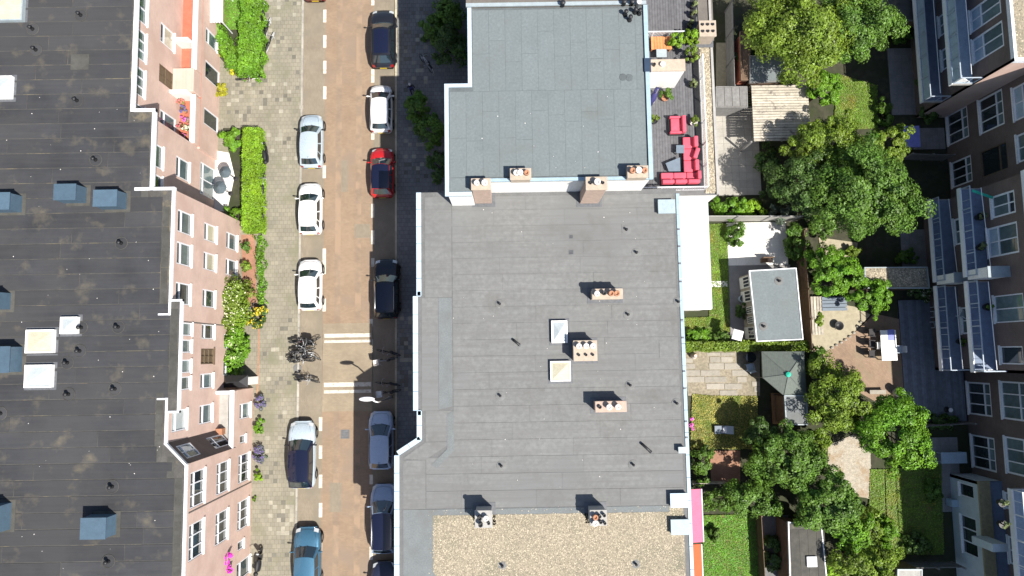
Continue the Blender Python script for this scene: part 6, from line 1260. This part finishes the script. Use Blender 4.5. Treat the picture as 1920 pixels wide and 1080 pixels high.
for k in range(3): a_ = k * 2.1; MB().tube([(x + .1 * math.cos(a_), y + .1 * math.sin(a_), .25), (x + .28 * math.cos(a_), y + .28 * math.sin(a_), .03)], .02, 5).build('leg', 'black_metal', fp)
x0, x1, y0, y1 = prect(1521, 556, 1543, 628, .45); bn = T('wooden_bench', 'weathered slatted bench at the left of the sand court', 'bench', ((x0 + x1) / 2, (y0 + y1) / 2, .03))
for k in range(4): w_ = (x1 - x0) / 4; MB().box(x0 + k * w_ + .02, x0 + (k + 1) * w_ - .02, y0, y1, .42, .46).build('slat', 'timber_pale', bn)
for yy in (y0 + .1, (y0 + y1) / 2, y1 - .2): MB().box(x0 + .03, x1 - .03, yy, yy + .1, .03, .42).build('leg', 'timber_grey', bn)
x0, x1, y0, y1 = prect(1540, 556, 1588, 583, .45); bn = T('wooden_bench', 'dark grey slatted bench at the top of the sand court', 'bench', ((x0 + x1) / 2, (y0 + y1) / 2, .03))
for k in range(4): w_ = (y1 - y0) / 4; MB().box(x0, x1, y0 + k * w_ + .02, y0 + (k + 1) * w_ - .02, .42, .46).build('slat', 'table_grey', bn)
for xx in (x0 + .1, x1 - .2): MB().box(xx, xx + .1, y0 + .03, y1 - .03, .03, .42).build('leg', 'rattan', bn)
# things on the white patio and small items
x, y = P(1440, 487, .6); b = T('garden_bench', 'small brown bench with pale cushions at the edge of the white patio', 'bench', (x, y, .06)); MB().box(x - .4, x + .4, y - .18, y + .18, .4, .46).build('seat', 'timber_brown', b); MB().box(x - .4, x + .4, y + .12, y + .18, .46, .85).build('backrest', 'timber_brown', b); MB().box(x + .02, x + .36, y - .15, y + .1, .46, .54).build('cushion', 'render_pink', b, bevel=.02)
for sx in (-.36, .3): MB().box(x + sx, x + sx + .06, y - .16, y + .16, .06, .4).build('leg', 'timber_brown', b)
for px, py, r, lb, m_ in ((1383, 628, .5, 'white square parasol by the corner of the garden house', 'cloth_white'),):
    x, y = P(px, py, 2.0); t = T('parasol', lb, 'parasol', (x, y, .05)); MB().lathe(x, y, [(.03, .05), (.025, 2.2)], 8).build('pole', 'rail_white', t)
    for k in range(4): a_, b_ = k * math.pi / 2 + .5, (k + 1) * math.pi / 2 + .5; MB().add([(x, y, 2.25), (x + r * math.cos(a_), y + r * math.sin(a_), 2.0), (x + r * math.cos(b_), y + r * math.sin(b_), 2.0)], [(0, 1, 2)]).build('canvas_panel', m_, t)
x, y = P(1392, 590, .5); s_ = shrub('planter_shrub', 'dark clipped shrub against the cream garden house', 1391, 583, .33, .75, 1.1, 'leaf_dark', 140, 18, 70, .06); x, y = P(1393, 560, .5); wb_ = T('water_butt', 'small round grey blue tub by the garden house door', 'tub', (x, y, .05)); MB().lathe(x, y, [(.22, .05), (.26, .3), (.27, .55), (.24, .55), (.22, .4)], 14).build('barrel', 'panel_blue', wb_, True); MB().lathe(x, y, [(.23, .42), (.23, .44)], 14).build('water', 'glass_dark', wb_)
# things near the gazebo
x, y = P(1303, 667, .6); wb_ = T('fire_pot', 'white round garden oven casting a shadow on the stone slabs', 'oven', (x, y, .06)); MB().lathe(x, y, [(.18, .06), (.24, .25), (.2, .55), (.1, .75), (.12, .8), (.05, .8)], 14).build('body', 'pot_white', wb_, True); MB().ring((x, y, .8), .12, .02, 'z').build('rim', 'terracotta', wb_)
round_table('round dark table in the shade left of the gazebo', 1408, 670, .38, .7, 'glass_dark'); chair('blue grey chair in the shade left of the gazebo', 1406, 688, .2, 'panel_blue', .03)
x, y = P(1355, 806, .4); sb_ = T('sun_lounger', 'grey folding lounger with pale cushion on the dry lawn', 'lounger', (x, y, .05)); MB().box(x - .55, x + .15, y - .28, y + .28, .3, .36).build('seat', 'table_grey', sb_); MB().add([(x + .15, y - .28, .36), (x + .15, y + .28, .36), (x + .65, y + .28, .8), (x + .65, y - .28, .8), (x + .18, y - .28, .32), (x + .18, y + .28, .32), (x + .68, y + .28, .76), (x + .68, y - .28, .76)], [(0, 3, 2, 1), (4, 5, 6, 7), (0, 1, 5, 4), (2, 3, 7, 6), (0, 4, 7, 3), (1, 2, 6, 5)]).build('backrest', 'panel_blue', sb_); MB().box(x + .0, x + .3, y - .2, y + .2, .37, .46).build('cushion', 'cloth_white', sb_, bevel=.03)
for sx in (-.5, .1, .5): MB().tube([(x + sx, y - .25, .05), (x + sx, y - .25, .32)], .02, 5).build('leg', 'black_metal', sb_); MB().tube([(x + sx, y + .25, .05), (x + sx, y + .25, .32)], .02, 5).build('leg', 'black_metal', sb_)
# shaded right garden
x0, x1, y0, y1 = prect(1765, 848, 1813, 869, .76); t = T('garden_table', 'pale grey table in the shade by the lower right windows', 'table', ((x0 + x1) / 2, (y0 + y1) / 2, .04)); MB().box(x0, x1, y0, y1, .71, .76).build('tabletop', 'panel_blue', t)
for xx in (x0 + .05, x1 - .11):
    for yy in (y0 + .05, y1 - .11): MB().box(xx, xx + .06, yy, yy + .06, .04, .71).build('leg', 'rail_grey', t)
x0, x1, y0, y1 = prect(1695, 236, 1725, 276, .76); t = T('garden_table', 'table under a blue lilac cloth in the upper right garden', 'table', ((x0 + x1) / 2, (y0 + y1) / 2, .04)); MB().box(x0, x1, y0, y1, .70, .76).build('tabletop', 'cloth_blue', t)
for xx in (x0 + .05, x1 - .11):
    for yy in (y0 + .05, y1 - .11): MB().box(xx, xx + .06, yy, yy + .06, .04, .70).build('leg', 'rail_grey', t)
x, y = P(1789, 943, .6); t = T('air_unit', 'white boxy unit at the lower right house wall', 'appliance', (x, y, .04)); MB().box(x - .28, x + .35, y - .25, y + .25, .12, .8).build('casing', 'panel_blue', t, bevel=.02); MB().ring((x - .29, y, .46), .18, .015, 'x').build('fan_guard', 'rail_grey', t); 
for yy in (-.2, .14): MB().box(x - .25, x + .3, y + yy, y + yy + .06, .04, .12).build('foot', 'black_metal', t)
round_table('small round table on the shaded deck near the lower windows', 1783, 769, .15, .6, 'rail_white', .12)
x, y = P(1685, 736, .5); t = T('rain_barrel', 'grey blue barrel at the lower corner of the brick patio', 'barrel', (x, y, .04)); MB().lathe(x, y, [(.26, .04), (.3, .45), (.27, .85), (.29, .9), (.1, .92)], 16).build('barrel', 'zinc', t, True); MB().ring((x, y, .6), .295, .015, 'z').build('hoop', 'lead', t)
x, y = P(1645, 735, .4); t = T('garden_bench', 'pale stone bench at the lower edge of the brick patio', 'bench', (x, y, .04)); MB().box(x - .55, x + .6, y - .14, y + .14, .36, .44).build('seat', 'stone_slab', t); 
for sx in (-.45, .4): MB().box(x + sx, x + sx + .12, y - .12, y + .12, .04, .36).build('leg', 'stone_slab', t)
x, y = P(1838, 368, 7.3); t = T('plank', 'turquoise board lying across the uppermost shaded balcony', 'board', (XBAL + .7, ym0 - .8, 7.42)); MB().obox((XBAL + .1, ym0 - .5), (.93, -.36), (.36, .93), 0, 1.35, 0, .16, 7.42, 7.46).build('board', 'canvas_green', t)
for i, (px, py, z0) in enumerate(((1843, 405, 6.42), (1845, 462, 6.42), (1885, 945, 6.42), (1886, 985, 6.42), (1807, 640, 3.22), (1858, 575, 6.42), (1795, 75, 3.22))): pot_shrub('potted plant on a shaded balcony of the right hand block, ' + ('by the turquoise board', 'below the turquoise board', 'upper of the lowest balcony', 'lower of the lowest balcony', 'on the lower middle balcony', 'on the upper middle balcony', 'on the top left balcony')[i], px, py, .22, .5, 'leaf_pale' if i < 4 else 'leaf_mid', 160 + i, z0, nc=8, per=40)

# ------------------------------------------------------------------ trees and shrubs of the gardens
TR = 'trees in the back gardens'
tree('garden_tree', 'large tree with olive and green foliage at the top', 'tree', 1505, 60, 5.0, 3.6, 2.9, 2.3, 'leaf_olive', 201, 130, 130, .13, TR)
tree('garden_tree', 'green tree merging with the top tree on its right', 'tree', 1600, 45, 4.4, 2.6, 2.6, 2.1, 'leaf_mid', 202, 90, 120, .12, TR)
tree('garden_tree', 'yellowish green tree below the pergola, above the dark round tree', 'tree', 1548, 268, 4.2, 2.4, 1.7, 1.6, 'leaf_olive', 203, 110, 120, .12, TR)
tree('garden_tree', 'biggest dark green round tree in the upper gardens', 'tree', 1622, 362, 5.2, 3.3, 3.1, 2.3, 'leaf_mid', 204, 150, 140, .13, TR)
tree('garden_tree', 'dark tree between the upper patio and the big round tree', 'tree', 1505, 345, 4.0, 2.1, 2.3, 1.8, 'leaf_dark', 205, 70, 110, .12, TR)
tree('garden_tree', 'bright tree beside the pergola right edge', 'tree', 1545, 165, 3.0, 1.2, 1.3, 1.2, 'leaf_bright', 206, 50, 100, .11, TR)
tree('garden_tree', 'compact bright green round tree above the sand court', 'tree', 1560, 512, 3.0, 1.75, 1.65, 1.5, 'leaf_bright', 207, 60, 130, .11, TR)
tree('garden_tree', 'small bright tree beside the gravel roofed shed', 'tree', 1632, 556, 2.6, 1.4, 1.3, 1.2, 'leaf_bright', 208, 44, 110, .10, TR)
tree('garden_tree', 'tall narrow olive tree right of the gazebo', 'tree', 1563, 745, 3.2, 1.9, 2.6, 1.6, 'leaf_olive', 209, 80, 120, .12, TR)
tree('garden_tree', 'round yellow green tree below the brick patio', 'tree', 1677, 812, 4.0, 2.3, 2.5, 1.9, 'leaf_bright', 210, 90, 130, .12, TR)
tree('garden_tree', 'big green tree between dry lawn and gravel yard', 'tree', 1478, 862, 2.9, 2.5, 2.0, 1.6, 'leaf_mid', 211, 100, 130, .13, TR)
tree('garden_tree', 'dark green tree below the gravel yard', 'tree', 1550, 945, 3.2, 2.2, 1.8, 1.6, 'leaf_mid', 212, 90, 130, .13, TR)
tree('garden_tree', 'loose leafy tree spreading over the lower lawn path', 'tree', 1395, 936, 2.0, 2.6, 1.0, 1.0, 'leaf_mid', 213, 70, 100, .12, TR)
tree('garden_tree', 'tree casting shade on the dry lawn beside the lounger', 'tree', 1424, 815, 2.2, 1.1, 1.3, 1.0, 'leaf_dark', 214, 44, 100, .11, TR)
tree('garden_tree', 'mixed green tree at the bottom edge right of the dark shed', 'tree', 1625, 1060, 3.0, 2.2, 1.5, 1.4, 'leaf_olive', 215, 60, 110, .11, TR)
tree('garden_tree', 'tree in the narrow strip beside pale gravel yard', 'tree', 1590, 985, 3.0, 1.5, 1.5, 1.2, 'leaf_bright', 216, 44, 100, .11, TR)
tree('garden_tree', 'yellow green tree right of the sunny lawn, by the blue cloth table', 'tree', 1668, 270, 3.8, 1.4, 1.4, 1.3, 'leaf_olive', 217, 46, 100, .11, TR)
B_ = [(1440, 300, .7, 1.3, 1.5, 'leaf_dark', 'dark bush in the shade between upper patio and pergola'), (1455, 345, .9, 1.2, 1.8, 'leaf_dark', 'dark bush at the right edge of the upper patio'), (1540, 425, .9, .8, 1.4, 'leaf_mid', 'bush under the lower left edge of the big round tree'), (1535, 600, .35, .6, .6, 'leaf_olive', 'tufted plant at the foot of the weathered bench'), (1740, 150, .8, .9, 1.0, 'leaf_dark', 'shaded bush beside the grey paving top right'), (1690, 60, .8, 1.2, 1.3, 'leaf_mid', 'bush right of the top trees, in shade'), (1370, 388, 1.5, .75, 1.3, 'leaf_bright', 'row of bright shrubs above the pale fence'), (1410, 390, 1.0, .65, 1.1, 'leaf_lime', 'lime green shrub above the pale fence'), (1380, 440, .75, .8, 1.2, 'leaf_mid', 'bush in the corner of the lawn and white patio'), (1490, 455, .8, 1.5, 1.6, 'leaf_mid', 'dense bush right of the white patio'), (1480, 530, .3, .5, .8, 'leaf_lime', 'small lime shrub beside the grey terrace path'),  # first two bushes are added as dark filling for shade under the tree
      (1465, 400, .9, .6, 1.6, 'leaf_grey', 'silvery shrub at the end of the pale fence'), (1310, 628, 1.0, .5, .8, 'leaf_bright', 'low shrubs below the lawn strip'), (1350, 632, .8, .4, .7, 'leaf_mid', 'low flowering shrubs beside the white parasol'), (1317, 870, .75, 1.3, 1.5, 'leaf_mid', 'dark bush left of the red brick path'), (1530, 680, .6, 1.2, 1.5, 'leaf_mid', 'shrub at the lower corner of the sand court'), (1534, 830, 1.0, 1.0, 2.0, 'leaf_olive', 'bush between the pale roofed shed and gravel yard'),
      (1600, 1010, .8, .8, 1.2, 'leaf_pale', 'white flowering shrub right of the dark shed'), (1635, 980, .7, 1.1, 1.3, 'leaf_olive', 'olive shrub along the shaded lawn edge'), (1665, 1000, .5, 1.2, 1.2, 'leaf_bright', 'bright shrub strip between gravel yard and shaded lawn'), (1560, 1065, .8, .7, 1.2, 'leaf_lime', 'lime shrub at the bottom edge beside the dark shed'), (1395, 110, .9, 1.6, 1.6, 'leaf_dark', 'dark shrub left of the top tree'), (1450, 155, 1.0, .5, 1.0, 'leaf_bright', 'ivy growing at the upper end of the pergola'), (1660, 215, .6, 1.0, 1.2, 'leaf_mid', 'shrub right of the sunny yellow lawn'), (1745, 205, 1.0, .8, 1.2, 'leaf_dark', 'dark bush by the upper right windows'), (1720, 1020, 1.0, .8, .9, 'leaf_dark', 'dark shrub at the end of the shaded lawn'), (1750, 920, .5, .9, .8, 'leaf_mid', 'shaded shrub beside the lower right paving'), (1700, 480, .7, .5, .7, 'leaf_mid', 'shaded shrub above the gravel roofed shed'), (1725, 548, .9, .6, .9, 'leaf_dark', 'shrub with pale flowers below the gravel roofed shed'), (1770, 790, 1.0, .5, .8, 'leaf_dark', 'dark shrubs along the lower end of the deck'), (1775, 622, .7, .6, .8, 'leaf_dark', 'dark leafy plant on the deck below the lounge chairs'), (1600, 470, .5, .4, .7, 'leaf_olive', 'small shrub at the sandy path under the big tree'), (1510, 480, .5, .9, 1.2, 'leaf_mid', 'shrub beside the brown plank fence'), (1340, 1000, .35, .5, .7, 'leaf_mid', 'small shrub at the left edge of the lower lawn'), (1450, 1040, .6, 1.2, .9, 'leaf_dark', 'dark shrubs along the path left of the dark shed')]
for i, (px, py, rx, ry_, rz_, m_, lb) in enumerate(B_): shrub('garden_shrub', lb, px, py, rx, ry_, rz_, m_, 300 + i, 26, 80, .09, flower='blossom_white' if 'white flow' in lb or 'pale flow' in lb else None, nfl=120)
shrub('flowering_shrub', 'pink flowering plant against the house wall by the dry lawn', 1294, 795, .25, .4, .7, 'leaf_dark', 390, 8, 50, .06, flower='blossom_pink', nfl=90, fs=.08)
